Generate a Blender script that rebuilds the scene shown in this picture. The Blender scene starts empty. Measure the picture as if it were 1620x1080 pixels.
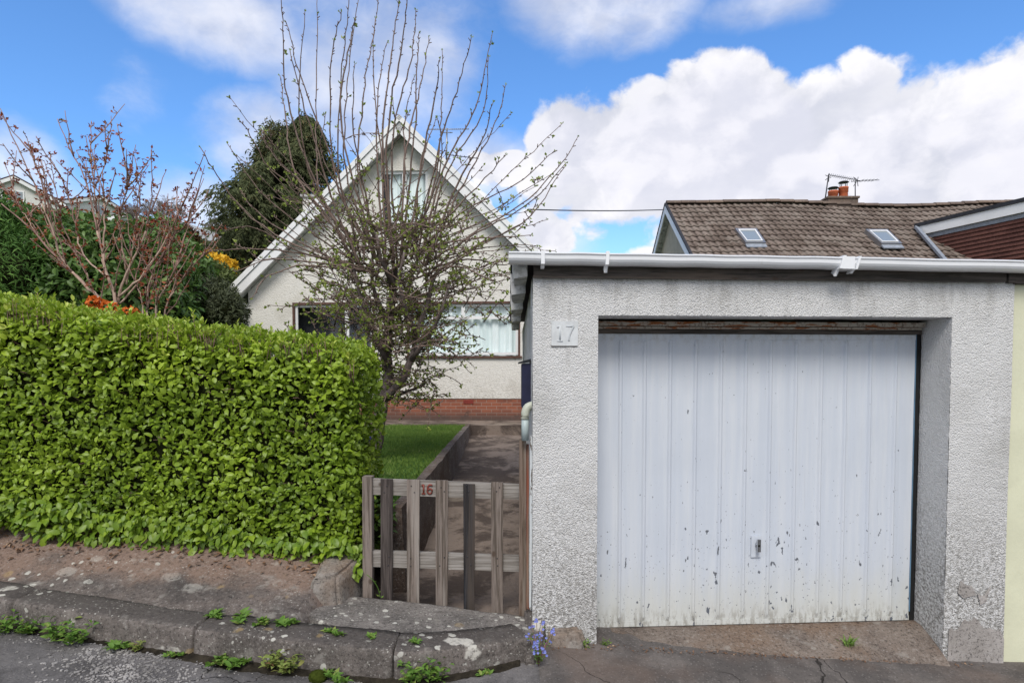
import bpy, bmesh, math, random
import numpy as np
from mathutils import Vector, Matrix, noise as mnoise
random.seed(7); RS = np.random.RandomState(11)
R = math.radians
S = bpy.context.scene
COL = S.collection

# ------------------------------------------------------------------ camera
FPX = 1000.0; PITCH = R(2.3); EYE = 1.70; CY = 630.0
cam_d = bpy.data.cameras.new('camera'); cam = bpy.data.objects.new('camera', cam_d); COL.objects.link(cam)
cam_d.sensor_width = 36; cam_d.lens = FPX/1620*36; cam_d.shift_y = (CY-540)/1620
cam_d.clip_start = .05; cam_d.clip_end = 2000
cam.location = (0, 0, EYE); cam.rotation_euler = (math.pi/2-PITCH, 0, 0)
S.camera = cam
CT, ST = math.cos(PITCH), math.sin(PITCH)
def ray(px, py):
    a = (px-810)/FPX; b = -(py-CY)/FPX
    return Vector((a, CT+b*ST, -ST+b*CT))
def at(px, py, Y):                       # point at forward distance Y that the photograph shows at px, py
    d = ray(px, py); return Vector((0, 0, EYE)) + d*(Y/d.y)
def gp(px, py, z):                       # the same for a known height
    d = ray(px, py); return Vector((0, 0, EYE)) + d*((z-EYE)/d.z)

# ------------------------------------------------------------------ node helper
class NT:
    def __init__(s, nt): s.nt = nt
    def n(s, typ, ins=None, **at_):
        nd = s.nt.nodes.new(typ)
        for k, v in at_.items(): setattr(nd, k, v)
        for k, v in (ins or {}).items():
            sk = nd.inputs[k]
            if isinstance(v, bpy.types.NodeSocket): s.nt.links.new(v, sk)
            else: sk.default_value = v
        return nd
    def m(s, op, a, b=0.0, c=None, clamp=False):
        i = {0: a, 1: b}
        if c is not None: i[2] = c
        return s.n('ShaderNodeMath', i, operation=op, use_clamp=clamp).outputs[0]
    def mr(s, v, a, b, c=0.0, d=1.0, smooth=True):
        return s.n('ShaderNodeMapRange', {'Value': v, 'From Min': a, 'From Max': b, 'To Min': c, 'To Max': d},
                   interpolation_type='SMOOTHSTEP' if smooth else 'LINEAR').outputs[0]
    def mix(s, f, a, b, blend='MIX'):
        nd = s.nt.nodes.new('ShaderNodeMix'); nd.data_type = 'RGBA'; nd.blend_type = blend
        for idx, v in ((0, f), (6, a), (7, b)):
            if isinstance(v, bpy.types.NodeSocket): s.nt.links.new(v, nd.inputs[idx])
            elif idx == 0: nd.inputs[0].default_value = v
            else: nd.inputs[idx].default_value = (*v[:3], 1)
        return nd.outputs[2]
    def noise(s, vec, scale, detail=4, rough=.55, dist=0.0):
        i = {'Scale': scale, 'Detail': detail, 'Roughness': rough, 'Distortion': dist}
        if vec is not None: i['Vector'] = vec
        return s.n('ShaderNodeTexNoise', i).outputs['Fac']
    def vor(s, vec, scale, feature='F1', out='Distance', rand=1.0):
        i = {'Scale': scale, 'Randomness': rand}
        if vec is not None: i['Vector'] = vec
        return s.n('ShaderNodeTexVoronoi', i, feature=feature).outputs[out]
    def mapping(s, vec, scale=(1, 1, 1), loc=(0, 0, 0), rot=(0, 0, 0)):
        return s.n('ShaderNodeMapping', {'Vector': vec, 'Scale': scale, 'Location': loc, 'Rotation': rot}).outputs[0]
def material(name):
    m = bpy.data.materials.new(name); m.use_nodes = True
    t = NT(m.node_tree); m.node_tree.nodes.clear()
    out = t.n('ShaderNodeOutputMaterial')
    b = t.n('ShaderNodeBsdfPrincipled')
    m.node_tree.links.new(b.outputs[0], out.inputs[0])
    t.bsdf = b; t.out = out; t.mat = m
    t.pos = t.n('ShaderNodeNewGeometry').outputs['Position']
    def setc(color, rough=.8, bump=None, bstr=.5, bdist=.01, spec=.3, metal=0):
        for k, v in (('Base Color', color), ('Roughness', rough), ('Specular IOR Level', spec), ('Metallic', metal)):
            if isinstance(v, bpy.types.NodeSocket): m.node_tree.links.new(v, b.inputs[k])
            elif k == 'Base Color': b.inputs[k].default_value = (*v[:3], 1)
            else: b.inputs[k].default_value = v
        if bump is not None:
            bn = t.n('ShaderNodeBump', {'Height': bump, 'Strength': bstr, 'Distance': bdist})
            m.node_tree.links.new(bn.outputs[0], b.inputs['Normal'])
    t.set = setc
    return t

# ------------------------------------------------------------------ world: Nishita sky with clouds by direction
SUN_EL, SUN_AZ = R(50), R(187)     # azimuth from +Y clockwise: behind the camera
w = bpy.data.worlds.new('World'); S.world = w; w.use_nodes = True
W = NT(w.node_tree); w.node_tree.nodes.clear()
sky = W.n('ShaderNodeTexSky', sky_type='NISHITA', sun_disc=False, sun_elevation=SUN_EL, sun_rotation=SUN_AZ,
          air_density=1.0, dust_density=.3, ozone_density=3.0)
tc = W.n('ShaderNodeTexCoord').outputs['Generated']
dn = W.n('ShaderNodeVectorMath', {0: tc}, operation='NORMALIZE').outputs[0]
sx = W.n('ShaderNodeSeparateXYZ', {0: dn})
az = W.m('ARCTAN2', sx.outputs[0], sx.outputs[1]); el = W.m('ARCSINE', sx.outputs[2])
def blobs(lst):
    acc = None
    for (px, py, rx, ry, wt) in lst:
        d = ray(px, py).normalized()
        a0 = math.atan2(d.x, d.y); e0 = math.asin(d.z)
        ra = rx/FPX*math.cos(a0)**2; re = ry/FPX*math.cos(a0)
        p = W.m('POWER', W.m('ABSOLUTE', W.m('DIVIDE', W.m('SUBTRACT', az, a0), ra)), 2)
        q = W.m('POWER', W.m('ABSOLUTE', W.m('DIVIDE', W.m('SUBTRACT', el, e0), re)), 2)
        v = W.m('MULTIPLY', W.m('SUBTRACT', 1.0, W.m('ADD', p, q)), wt)
        acc = v if acc is None else W.m('MAXIMUM', acc, v)
    return W.m('MAXIMUM', acc, -1.0)
def puff(v):
    a = W.noise(v, 5.0, 7, .60, .0); b = W.n('ShaderNodeTexVoronoi', {'Vector': v, 'Scale': 11.0}, feature='F1').outputs['Distance']
    c = W.n('ShaderNodeTexVoronoi', {'Vector': v, 'Scale': 24.0}, feature='F1').outputs['Distance']
    return W.m('SUBTRACT', W.m('ADD', a, .20), W.m('ADD', W.m('MULTIPLY', b, .26), W.m('MULTIPLY', c, .13)))
wob = W.n('ShaderNodeTexNoise', {'Vector': dn, 'Scale': 9.0, 'Detail': 4.0}).outputs['Color']
dw = W.n('ShaderNodeVectorMath', {0: dn, 1: W.n('ShaderNodeVectorMath', {0: wob, 1: (.06, .06, .06)}, operation='MULTIPLY').outputs[0]}, operation='ADD').outputs[0]
vv0 = W.mapping(dw, (1, 1, 1.25)); vv1 = W.mapping(dw, (1, 1, 1.25), (-.022, 0, .035))
nz = puff(vv0); nzl = puff(vv1)
nz2 = W.noise(W.mapping(dw, (1, 1, 1.7), (3.1, 1.2, .4)), 3.4, 8, .60, .0)
HARD = [(1235, 225, 100, 70, 1.5), (1000, 265, 185, 120, 1.0), (915, 230, 90, 62, .9), (1130, 225, 150, 115, 1.1), (1370, 240, 230, 130, 1.1), (1600, 215, 220, 165, 1.1),
        (1250, 330, 330, 150, 1.2), (1960, 240, 420, 260, 1.2), (855, 372, 62, 44, .9), (785, 262, 60, 34, .8), (700, 330, 80, 60, .8),
        (-700, 300, 420, 150, 1.0), (-150, 400, 300, 60, .9)]
hard = W.m('ADD', blobs(HARD), W.m('MULTIPLY', W.m('SUBTRACT', nz, .5), 3.0))
hardm = W.mr(hard, .0, .34)
SOFT = [(330, 30, 180, 60, .8), (620, 60, 170, 130, .7), (420, 230, 130, 70, 1.0), (560, 170, 110, 90, .8), (940, 10, 150, 65, .75), (210, 150, 60, 50, .35),
        (20, 260, 90, 70, .6), (330, 330, 130, 60, .9), (80, 380, 200, 90, .9), (770, 260, 90, 60, .9), (850, 380, 110, 60, .9), (1250, 5, 120, 25, .4), (300, -220, 600, 150, .8),
        (1500, -350, 500, 120, .9)]
soft = W.m('ADD', blobs(SOFT), W.m('MULTIPLY', W.m('SUBTRACT', nz2, .5), 3.2))
softm = W.m('MULTIPLY', W.mr(soft, -.2, 1.3), .80)
gen = W.m('MULTIPLY', W.mr(W.m('ABSOLUTE', az), .95, 1.4), W.mr(W.noise(dn, 3.0, 6, .6), .34, .5))
cl = W.m('MAXIMUM', hardm, W.m('MAXIMUM', softm, gen))
hor = W.mr(el, .0, .30, .55, 0.0)
blue = W.n('ShaderNodeHueSaturation', {'Saturation': 1.10, 'Value': 1.18, 'Color': sky.outputs[0]}).outputs[0]
blue = W.mix(1.0, blue, (1.0, 1.27, 1.52), 'MULTIPLY')
blue = W.mix(hor, blue, (5.2, 7.6, 9.6))
sh = W.m('ADD', W.mr(W.m('SUBTRACT', nz, nzl), -.10, .12, 0, .62), W.mr(W.noise(W.mapping(dn, (1, 1, 2.0), (0, 0, .12)), 4.0, 6, .6, .0), .36, .60, 0, .42))
ccol = W.mix(sh, (5.3, 5.5, 6.3), (8.3, 8.2, 8.4))
edge = W.mr(hard, .25, 1.0)
ccol = W.mix(W.m('MULTIPLY', edge, .35), ccol, (6.9, 6.9, 7.9))
skyc = W.mix(cl, blue, ccol)
bg = W.n('ShaderNodeBackground', {'Color': skyc, 'Strength': .10})
W.n('ShaderNodeOutputWorld', {'Surface': bg.outputs[0]})

w.cycles.sampling_method = 'MANUAL'; w.cycles.sample_map_resolution = 256
# ------------------------------------------------------------------ sun behind thin cloud
sd = bpy.data.lights.new('sun', 'SUN'); sd.energy = 2.1; sd.angle = R(24); sd.color = (1.0, .955, .88)
so = bpy.data.objects.new('sun', sd); COL.objects.link(so)
sdir = Vector((math.sin(SUN_AZ)*math.cos(SUN_EL), math.cos(SUN_AZ)*math.cos(SUN_EL), math.sin(SUN_EL)))
so.rotation_euler = sdir.to_track_quat('Z', 'Y').to_euler(); so.location = (0, -10, 20)
S.view_settings.view_transform = 'Standard'; S.view_settings.look = 'None'
S.view_settings.exposure = 0.36; S.view_settings.gamma = 1.0
S.render.engine = 'CYCLES'
S.cycles.max_bounces = 4; S.cycles.transparent_max_bounces = 8

# ------------------------------------------------------------------ object helpers
def link(o): COL.objects.link(o); return o
def tag(o, label=None, cat=None, group=None, kind=None):
    if label: o['label'] = label
    if cat: o['category'] = cat
    if group: o['group'] = group
    if kind: o['kind'] = kind
    return o
def thing(name, loc, label, cat, group=None):
    o = bpy.data.objects.new(name, None); o.empty_display_size = .1; o.location = loc
    link(o); tag(o, label, cat, group); o['_w'] = tuple(loc); return o
def rootloc(p):
    while p.parent: p = p.parent
    return Vector(p['_w']) if '_w' in p else Vector((0, 0, 0))
def finish(name, me, mat, parent=None, loc=None, smooth=False):
    """vertices come in world coordinates; they are shifted to the root's (or loc's) origin"""
    off = rootloc(parent) if parent else Vector(loc or (0, 0, 0))
    me.transform(Matrix.Translation(-off))
    o = bpy.data.objects.new(name, me); link(o)
    if parent: o.parent = parent
    else: o.location = off; o['_w'] = tuple(off)
    for m_ in (mat if isinstance(mat, (list, tuple)) else [mat]): me.materials.append(m_)
    if smooth: me.polygons.foreach_set('use_smooth', [True]*len(me.polygons))
    return o
def obj(name, bm, mat, parent=None, loc=None, smooth=False, bevel=0, seg=2):
    if bevel: bmesh.ops.bevel(bm, geom=[e for e in bm.edges if len(e.link_faces) == 2 and e.calc_face_angle(0) > .5], offset=bevel, segments=seg, affect='EDGES', clamp_overlap=True)
    bmesh.ops.recalc_face_normals(bm, faces=bm.faces)
    me = bpy.data.meshes.new(name); bm.to_mesh(me); bm.free()
    return finish(name, me, mat, parent, loc, smooth)
def hexa(bm, p):          # p: 8 points, bottom ring 0-3 then top ring 4-7
    v = [bm.verts.new(q) for q in p]
    for f in ((3, 2, 1, 0), (4, 5, 6, 7), (0, 1, 5, 4), (1, 2, 6, 5), (2, 3, 7, 6), (3, 0, 4, 7)): bm.faces.new([v[i] for i in f])
    return bm
def box(bm, x0, x1, y0, y1, z0, z1, T=None):
    p = [(x0, y0, z0), (x1, y0, z0), (x1, y1, z0), (x0, y1, z0), (x0, y0, z1), (x1, y0, z1), (x1, y1, z1), (x0, y1, z1)]
    if T: p = [T(*q) for q in p]
    return hexa(bm, p)
def prism(bm, pts, vec):   # polygon (3-D points) extruded along vec
    a = [bm.verts.new(p) for p in pts]; b = [bm.verts.new(Vector(p)+Vector(vec)) for p in pts]
    bm.faces.new(a); bm.faces.new(b[::-1]); n = len(a)
    for i in range(n): bm.faces.new((a[i], b[i], b[(i+1) % n], a[(i+1) % n]))
    return bm
def npmesh(name, V, faces, attrs=None):
    """faces: list of int arrays (n,k)"""
    me = bpy.data.meshes.new(name); V = np.asarray(V, np.float32)
    me.vertices.add(len(V)); me.vertices.foreach_set('co', V.ravel())
    li = np.concatenate([f.ravel() for f in faces]).astype(np.int32)
    tot = np.concatenate([np.full(len(f), f.shape[1], np.int32) for f in faces])
    st = np.concatenate([[0], np.cumsum(tot)[:-1]]).astype(np.int32)
    me.loops.add(len(li)); me.loops.foreach_set('vertex_index', li)
    me.polygons.add(len(tot)); me.polygons.foreach_set('loop_start', st); me.polygons.foreach_set('loop_total', tot)
    me.update(calc_edges=True)
    for k, a in (attrs or {}).items():
        at_ = me.attributes.new(k, 'FLOAT', 'POINT'); at_.data.foreach_set('value', np.asarray(a, np.float32))
    me.validate(); return me
class Tubes:
    def __init__(s): s.V = []; s.F = []; s.n = 0; s.A = []
    def add(s, pts, rad, k=6, rnd=0.0):
        P = np.array([tuple(p) for p in pts], float); m = len(P)
        if np.isscalar(rad): rad = [rad]*m
        T = np.gradient(P, axis=0); T /= np.linalg.norm(T, axis=1)[:, None]+1e-9
        up = np.array([0, 0, 1.0]) if abs(T[0][2]) < .9 else np.array([0, 1.0, 0])
        a = np.cross(T, up); a /= np.linalg.norm(a, axis=1)[:, None]+1e-9; b = np.cross(T, a)
        th = np.arange(k)/k*2*math.pi
        ring = P[:, None]+np.array(rad)[:, None, None]*(np.cos(th)[None, :, None]*a[:, None]+np.sin(th)[None, :, None]*b[:, None])
        s.V.append(ring.reshape(-1, 3)); i = np.arange(m-1)[:, None]*k; j = np.arange(k)[None]; jn = (j+1) % k
        q = np.stack([i+j, i+jn, i+k+jn, i+k+j], -1).reshape(-1, 4)+s.n
        s.F.append(q); s.A.append(np.full(m*k, rnd))
        for base, fl in ((0, 1), ((m-1)*k, 0)):
            c = s.n+base
            for t in range(1, k-1): s.F.append(np.array([[c, c+t, c+t+1, c+t+1][:4]]) if False else np.array([[c, c+t+1, c+t]] if fl else [[c, c+t, c+t+1]]))
        s.n += m*k
    def build(s, name, mat, parent=None, loc=None):
        q = [f for f in s.F if f.shape[1] == 4]; t = [f for f in s.F if f.shape[1] == 3]
        fs = [np.concatenate(q)] + ([np.concatenate(t)] if t else [])
        me = npmesh(name, np.concatenate(s.V), fs, {'rnd': np.concatenate(s.A)})
        return finish(name, me, mat, parent, loc, True)
def rv(n): v = RS.normal(size=(n, 3)); return v/np.linalg.norm(v, axis=1)[:, None]
def unit(v): return v/(np.linalg.norm(v, axis=-1, keepdims=True)+1e-9)
def leaves(name, P, D, N, L, Wd, mat, parent=None, loc=None, fold=.25, curl=.15, simple=False, rnd=None):
    """leaf blades from P along D, facing N. L length, Wd width"""
    n = len(P); D = unit(D); N = unit(N-(N*D).sum(1)[:, None]*D); Sd = np.cross(D, N)
    L = np.broadcast_to(L, n)[:, None]; Wd = np.broadcast_to(Wd, n)[:, None]
    def pt(t, s_, h): return P+D*L*t+Sd*Wd*s_+N*L*h
    if simple:
        V = np.stack([pt(0, 0, 0), pt(.5, -.5, fold*.4), pt(1, 0, -curl), pt(.5, .5, fold*.4)], 1)
        k = 4; F = [np.array([[0, 1, 2, 3]])]
    else:
        V = np.stack([pt(0, 0, 0), pt(.38, 0, 0), pt(.75, 0, -curl*.3), pt(1, 0, -curl), pt(.25, -.42, fold*.3), pt(.62, -.46, fold*.3-curl*.2),
                      pt(.25, .42, fold*.3), pt(.62, .46, fold*.3-curl*.2)], 1)
        k = 8; F = [np.array([[0, 1, 4], [2, 3, 5], [0, 6, 1], [2, 7, 3]]), np.array([[1, 2, 5, 4], [1, 6, 7, 2]])]
    base = (np.arange(n)*k)[:, None, None]
    fs = [(f[None]+base).reshape(-1, f.shape[1]) for f in F]
    r = RS.rand(n) if rnd is None else rnd
    me = npmesh(name, V.reshape(-1, 3), fs, {'rnd': np.repeat(r, k)})
    return finish(name, me, mat, parent, loc, True)
def sheet(name, xs, ys, zf, mat, parent=None, loc=None, kind=None):
    X, Y = np.meshgrid(np.array(xs, float), np.array(ys, float))
    Z = np.vectorize(zf)(X, Y); V = np.stack([X, Y, Z], -1).reshape(-1, 3)
    nx, ny = len(xs), len(ys); i = (np.arange(ny-1)[:, None]*nx+np.arange(nx-1)[None]).reshape(-1)
    me = npmesh(name, V, [np.stack([i, i+1, i+nx+1, i+nx], -1)])
    o = finish(name, me, mat, parent, loc, True)
    if kind: o['kind'] = kind
    return o
def curve(pts, n):         # Catmull-Rom through points
    P = [Vector(p) for p in pts]; P = [P[0]*2-P[1]]+P+[P[-1]*2-P[-2]]
    out = []; segs = len(P)-3
    for i in range(n):
        t = i/(n-1)*segs; k = min(int(t), segs-1); t -= k
        a, b, c, d = P[k:k+4]
        out.append(.5*((2*b)+(c-a)*t+(2*a-5*b+4*c-d)*t*t+(3*b-a-3*c+d)*t**3))
    return out
def sm(a, b, x): t = min(1, max(0, (x-a)/(b-a))); return t*t*(3-2*t)
# ------------------------------------------------------------------ materials
def roughcast(name, base=(.66, .665, .67), dirt=(.30, .285, .26), speck=.55, scale=70, stain=.5, low=None, bs=.9, bd=.012, warm=0):
    t = material(name); p = t.pos
    n1 = t.noise(p, scale, 4, .68); n2 = t.vor(p, scale*1.1); h = t.m('ADD', n1, t.m('MULTIPLY', n2, -.7))
    big = t.noise(p, 1.4, 6, .62, .4); med = t.noise(p, 7, 5, .6)
    c = t.mix(t.mr(n1, .42, .30, 0, speck), base, dirt)
    c = t.mix(t.m('MULTIPLY', t.mr(big, .50, .68), stain), c, tuple(.5*a+.5*b for a, b in zip(base, dirt)))
    sp = t.m('MULTIPLY', t.mr(t.noise(p, scale*.55, 5, .7), .58, .70), t.mr(med, .44, .62))
    c = t.mix(t.m('MULTIPLY', sp, .75), c, dirt)
    if low is not None:                      # splash dirt above the ground: (z0, z1, strength)
        z = t.n('ShaderNodeSeparateXYZ', {0: p}).outputs[2]
        zz = t.m('ADD', z, t.m('MULTIPLY', t.m('SUBTRACT', med, .5), .8))
        g = t.m('MULTIPLY', t.mr(zz, low[1], low[0]), t.mr(t.noise(p, scale*.6, 5, .7), .40, .62))
        c = t.mix(t.m('MULTIPLY', g, low[2]), c, tuple(a*.75 for a in dirt))
    st = t.noise(t.mapping(p, (9, 9, .8)), 1.0, 5, .6)
    c = t.mix(t.mr(st, .60, .78, 0, .35), c, dirt)
    if low is not None and low[1] > 1 and name.startswith('garage'):
        gs = t.m('MULTIPLY', t.mr(z, 1.9, 2.32), t.mr(t.noise(t.mapping(p, (7, 7, 1.2), (2, 0, 0)), 1.0, 6, .7), .46, .68)); c = t.mix(t.m('MULTIPLY', gs, .55), c, dirt)
        c = t.mix(t.mr(t.noise(p, .9, 5, .6), .50, .66, 0, .28), c, (.42, .41, .38))
    t.set(c, .92, h, bs, bd, .15); return t.mat
M = {}
M['roughcast_white'] = roughcast('garage_roughcast', base=(.73, .725, .715), low=(.0, 1.35, .95), scale=105, speck=.7, bs=1.0, bd=.010)
M['roughcast_jamb'] = M['roughcast_white']
M['house_render'] = roughcast('house_render', (.74, .715, .665), (.40, .36, .30), .35, 38, .55, low=(.7, 2.2, .5), bs=.6, bd=.02)
def plain(name, c, rough=.6, var=.12, sc=6, bump=.15, spec=.35, metal=0, bd=.004):
    t = material(name); n = t.noise(t.pos, sc, 6, .6); f = t.noise(t.pos, sc*14, 3, .6)
    col = t.mix(t.mr(n, .35, .7, 0, 1), c, tuple(x*(1-var*2) for x in c)); col = t.mix(t.mr(f, .5, .75, 0, var), col, tuple(x*.5 for x in c))
    t.set(col, rough, f, bump, bd, spec, metal); return t.mat
M['cream_wall'] = plain('cream_wall', (.68, .68, .50), .9, .05, 3, .3)
M['cream_gable'] = plain('cream_gable', (.50, .47, .38), .9, .08, 3, .3)
M['upvc'] = plain('white_upvc', (.80, .80, .80), .35, .04, 3, .03)
def gutter_mat():
    t = material('gutter_plastic'); p = t.pos
    n = t.noise(t.mapping(p, (1, 1, 1)), 5, 5, .6); f = t.noise(t.mapping(p, (14, 14, 2)), 1, 5, .65)
    c = t.mix(t.mr(n, .5, .75, 0, .25), (.80, .81, .83), (.55, .55, .55)); c = t.mix(t.mr(f, .58, .8, 0, .35), c, (.45, .43, .39))
    t.set(c, .32, n, .05, .003, .45); return t.mat
M['gutter'] = gutter_mat()
M['old_white'] = plain('weathered_white_board', (.55, .545, .52), .7, .28, 9, .4)
def soffit_mat():
    t = material('old_cement_sheet'); p = t.pos
    n = t.noise(p, 7, 6, .7); f = t.noise(p, 40, 5, .6)
    c = t.mix(t.mr(n, .40, .65), (.72, .71, .69), (.38, .37, .35)); c = t.mix(t.mr(f, .5, .7, 0, .6), c, (.2, .19, .16))
    t.set(c, .9, f, .5, .006); return t.mat
M['soffit'] = soffit_mat()
def wood(name, ca, cb, cc, axis='z', sc=1.0, dark=.5):
    t = material(name); p = t.n('ShaderNodeTexCoord').outputs['Object']
    s = {'z': (60, 60, 2.2), 'x': (2.2, 60, 60), 'y': (60, 2.2, 60)}[axis]; s = tuple(q*sc for q in s)
    g = t.noise(t.mapping(p, s), 1.0, 6, .65, .6); g2 = t.noise(t.mapping(p, tuple(q*.25 for q in s)), 1.0, 4, .6, .4)
    c = t.mix(t.mr(g, .40, .60), ca, cb); c = t.mix(t.mr(g2, .50, .72), c, cc)
    cr = t.mr(t.noise(t.mapping(p, tuple(q*1.7 for q in s), (5, 3, 1)), 1.0, 2, .5), .36, .28)
    c = t.mix(t.m('MULTIPLY', cr, dark), c, (.03, .025, .02))
    kn = t.mr(t.vor(t.mapping(p, (6, 6, 4) if axis == 'z' else (4, 6, 6)), 1.0), .12, .05)
    c = t.mix(t.m('MULTIPLY', kn, .8), c, (.08, .055, .04))
    t.set(c, .85, g, .8, .004, .2); return t.mat
M['wood_grey'] = wood('weathered_grey_wood', (.23, .19, .165), (.10, .08, .065), (.32, .285, .255))
M['wood_grey_rail'] = wood('weathered_rail_wood', (.32, .295, .27), (.18, .16, .14), (.42, .395, .365), 'x')
M['wood_dark'] = wood('dark_stained_wood', (.10, .082, .075), (.04, .033, .03), (.16, .13, .11))
M['wood_black'] = wood('blackened_wood', (.045, .045, .05), (.015, .015, .017), (.075, .06, .05))
M['wood_brown'] = wood('brownish_weathered_wood', (.20, .15, .12), (.10, .07, .05), (.28, .24, .20))
M['wood_red'] = wood('peeling_red_paint_wood', (.27, .085, .05), (.20, .13, .10), (.33, .26, .2), 'z', 1, .8)
M['fascia_dark'] = wood('garage_fascia_wood', (.10, .085, .075), (.045, .04, .035), (.16, .125, .10), 'x', .7)
def peeling():
    t = material('peeling_white_paint'); p = t.n('ShaderNodeTexCoord').outputs['Object']
    n = t.noise(t.mapping(p, (30, 30, 7)), 1, 6, .7)
    c = t.mix(t.mr(n, .52, .56), (.66, .69, .70), (.12, .09, .07)); t.set(c, .7, n, .6, .004); return t.mat
M['peeling'] = peeling()
def door_mat():
    t = material('chipped_door_paint'); p = t.pos
    sp = t.n('ShaderNodeSeparateXYZ', {0: p}); z = sp.outputs[2]
    lo = t.mr(z, 1.5, .05)                      # chips get denser towards the bottom
    v1 = t.noise(t.mapping(p, (30, 30, 15)), 1.0, 3, .5, .3)
    v2 = t.noise(t.mapping(p, (85, 85, 48), (3, 1, 7)), 1.0, 2, .5)
    g = t.noise(p, 2.2, 4, .6)
    th1 = t.m('SUBTRACT', .735, t.m('MULTIPLY', lo, t.mr(g, .38, .60, .01, .085)))
    th2 = t.m('SUBTRACT', .76, t.m('MULTIPLY', lo, .06))
    ch = t.m('MAXIMUM', t.m('GREATER_THAN', v1, th1), t.m('GREATER_THAN', v2, th2))
    base = t.mix(t.mr(t.noise(t.mapping(p, (14, 14, .7)), 1, 5, .6), .38, .68), (.54, .58, .645), (.60, .63, .675))
    base = t.mix(t.mr(t.noise(t.mapping(p, (60, 60, 1.5), (1, 2, 3)), 1, 5, .7), .58, .74, 0, .35), base, (.44, .45, .47))
    base = t.mix(t.mr(g, .52, .70, 0, .30), base, (.50, .54, .60))
    low = t.mr(t.m('ADD', z, t.m('MULTIPLY', t.noise(t.mapping(p, (20, 20, 4)), 1, 4, .6), .3)), .62, .12)
    base = t.mix(t.m('MULTIPLY', low, .65), base, (.56, .555, .48))
    vv = t.m('MULTIPLY', t.mr(z, .14, -.05), t.mr(t.noise(t.mapping(p, (34, 34, 9)), 1, 6, .75), .46, .60))
    base = t.mix(t.m('MULTIPLY', vv, .7), base, (.24, .22, .18))
    b3 = t.m('MULTIPLY', t.mr(z, 1.86, 1.97), t.mr(t.noise(t.mapping(p, (30, 30, 20)), 1, 5, .7), .45, .65))
    base = t.mix(t.m('MULTIPLY', b3, .5), base, (.35, .33, .30))
    c = t.mix(ch, base, t.mix(t.noise(p, 9, 2), (.10, .12, .15), (.17, .17, .18)))
    t.set(c, .5, t.m('SUBTRACT', t.m('MULTIPLY', t.noise(t.mapping(p, (5, 5, 1)), 1, 3), .6), t.m('MULTIPLY', ch, .2)), .35, .012, .35); return t.mat
M['door'] = door_mat()
def rust():
    t = material('rusty_painted_steel'); p = t.pos
    n = t.noise(t.mapping(p, (7, 30, 45)), 1, 7, .7, .3)
    c = t.mix(t.mr(n, .50, .58), (.42, .38, .33), (.28, .10, .035)); c = t.mix(t.mr(t.noise(p, 60, 3), .5, .65, 0, .7), c, (.09, .045, .03))
    t.set(c, .8, n, .5, .006, .2); return t.mat
M['rust'] = rust()
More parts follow.
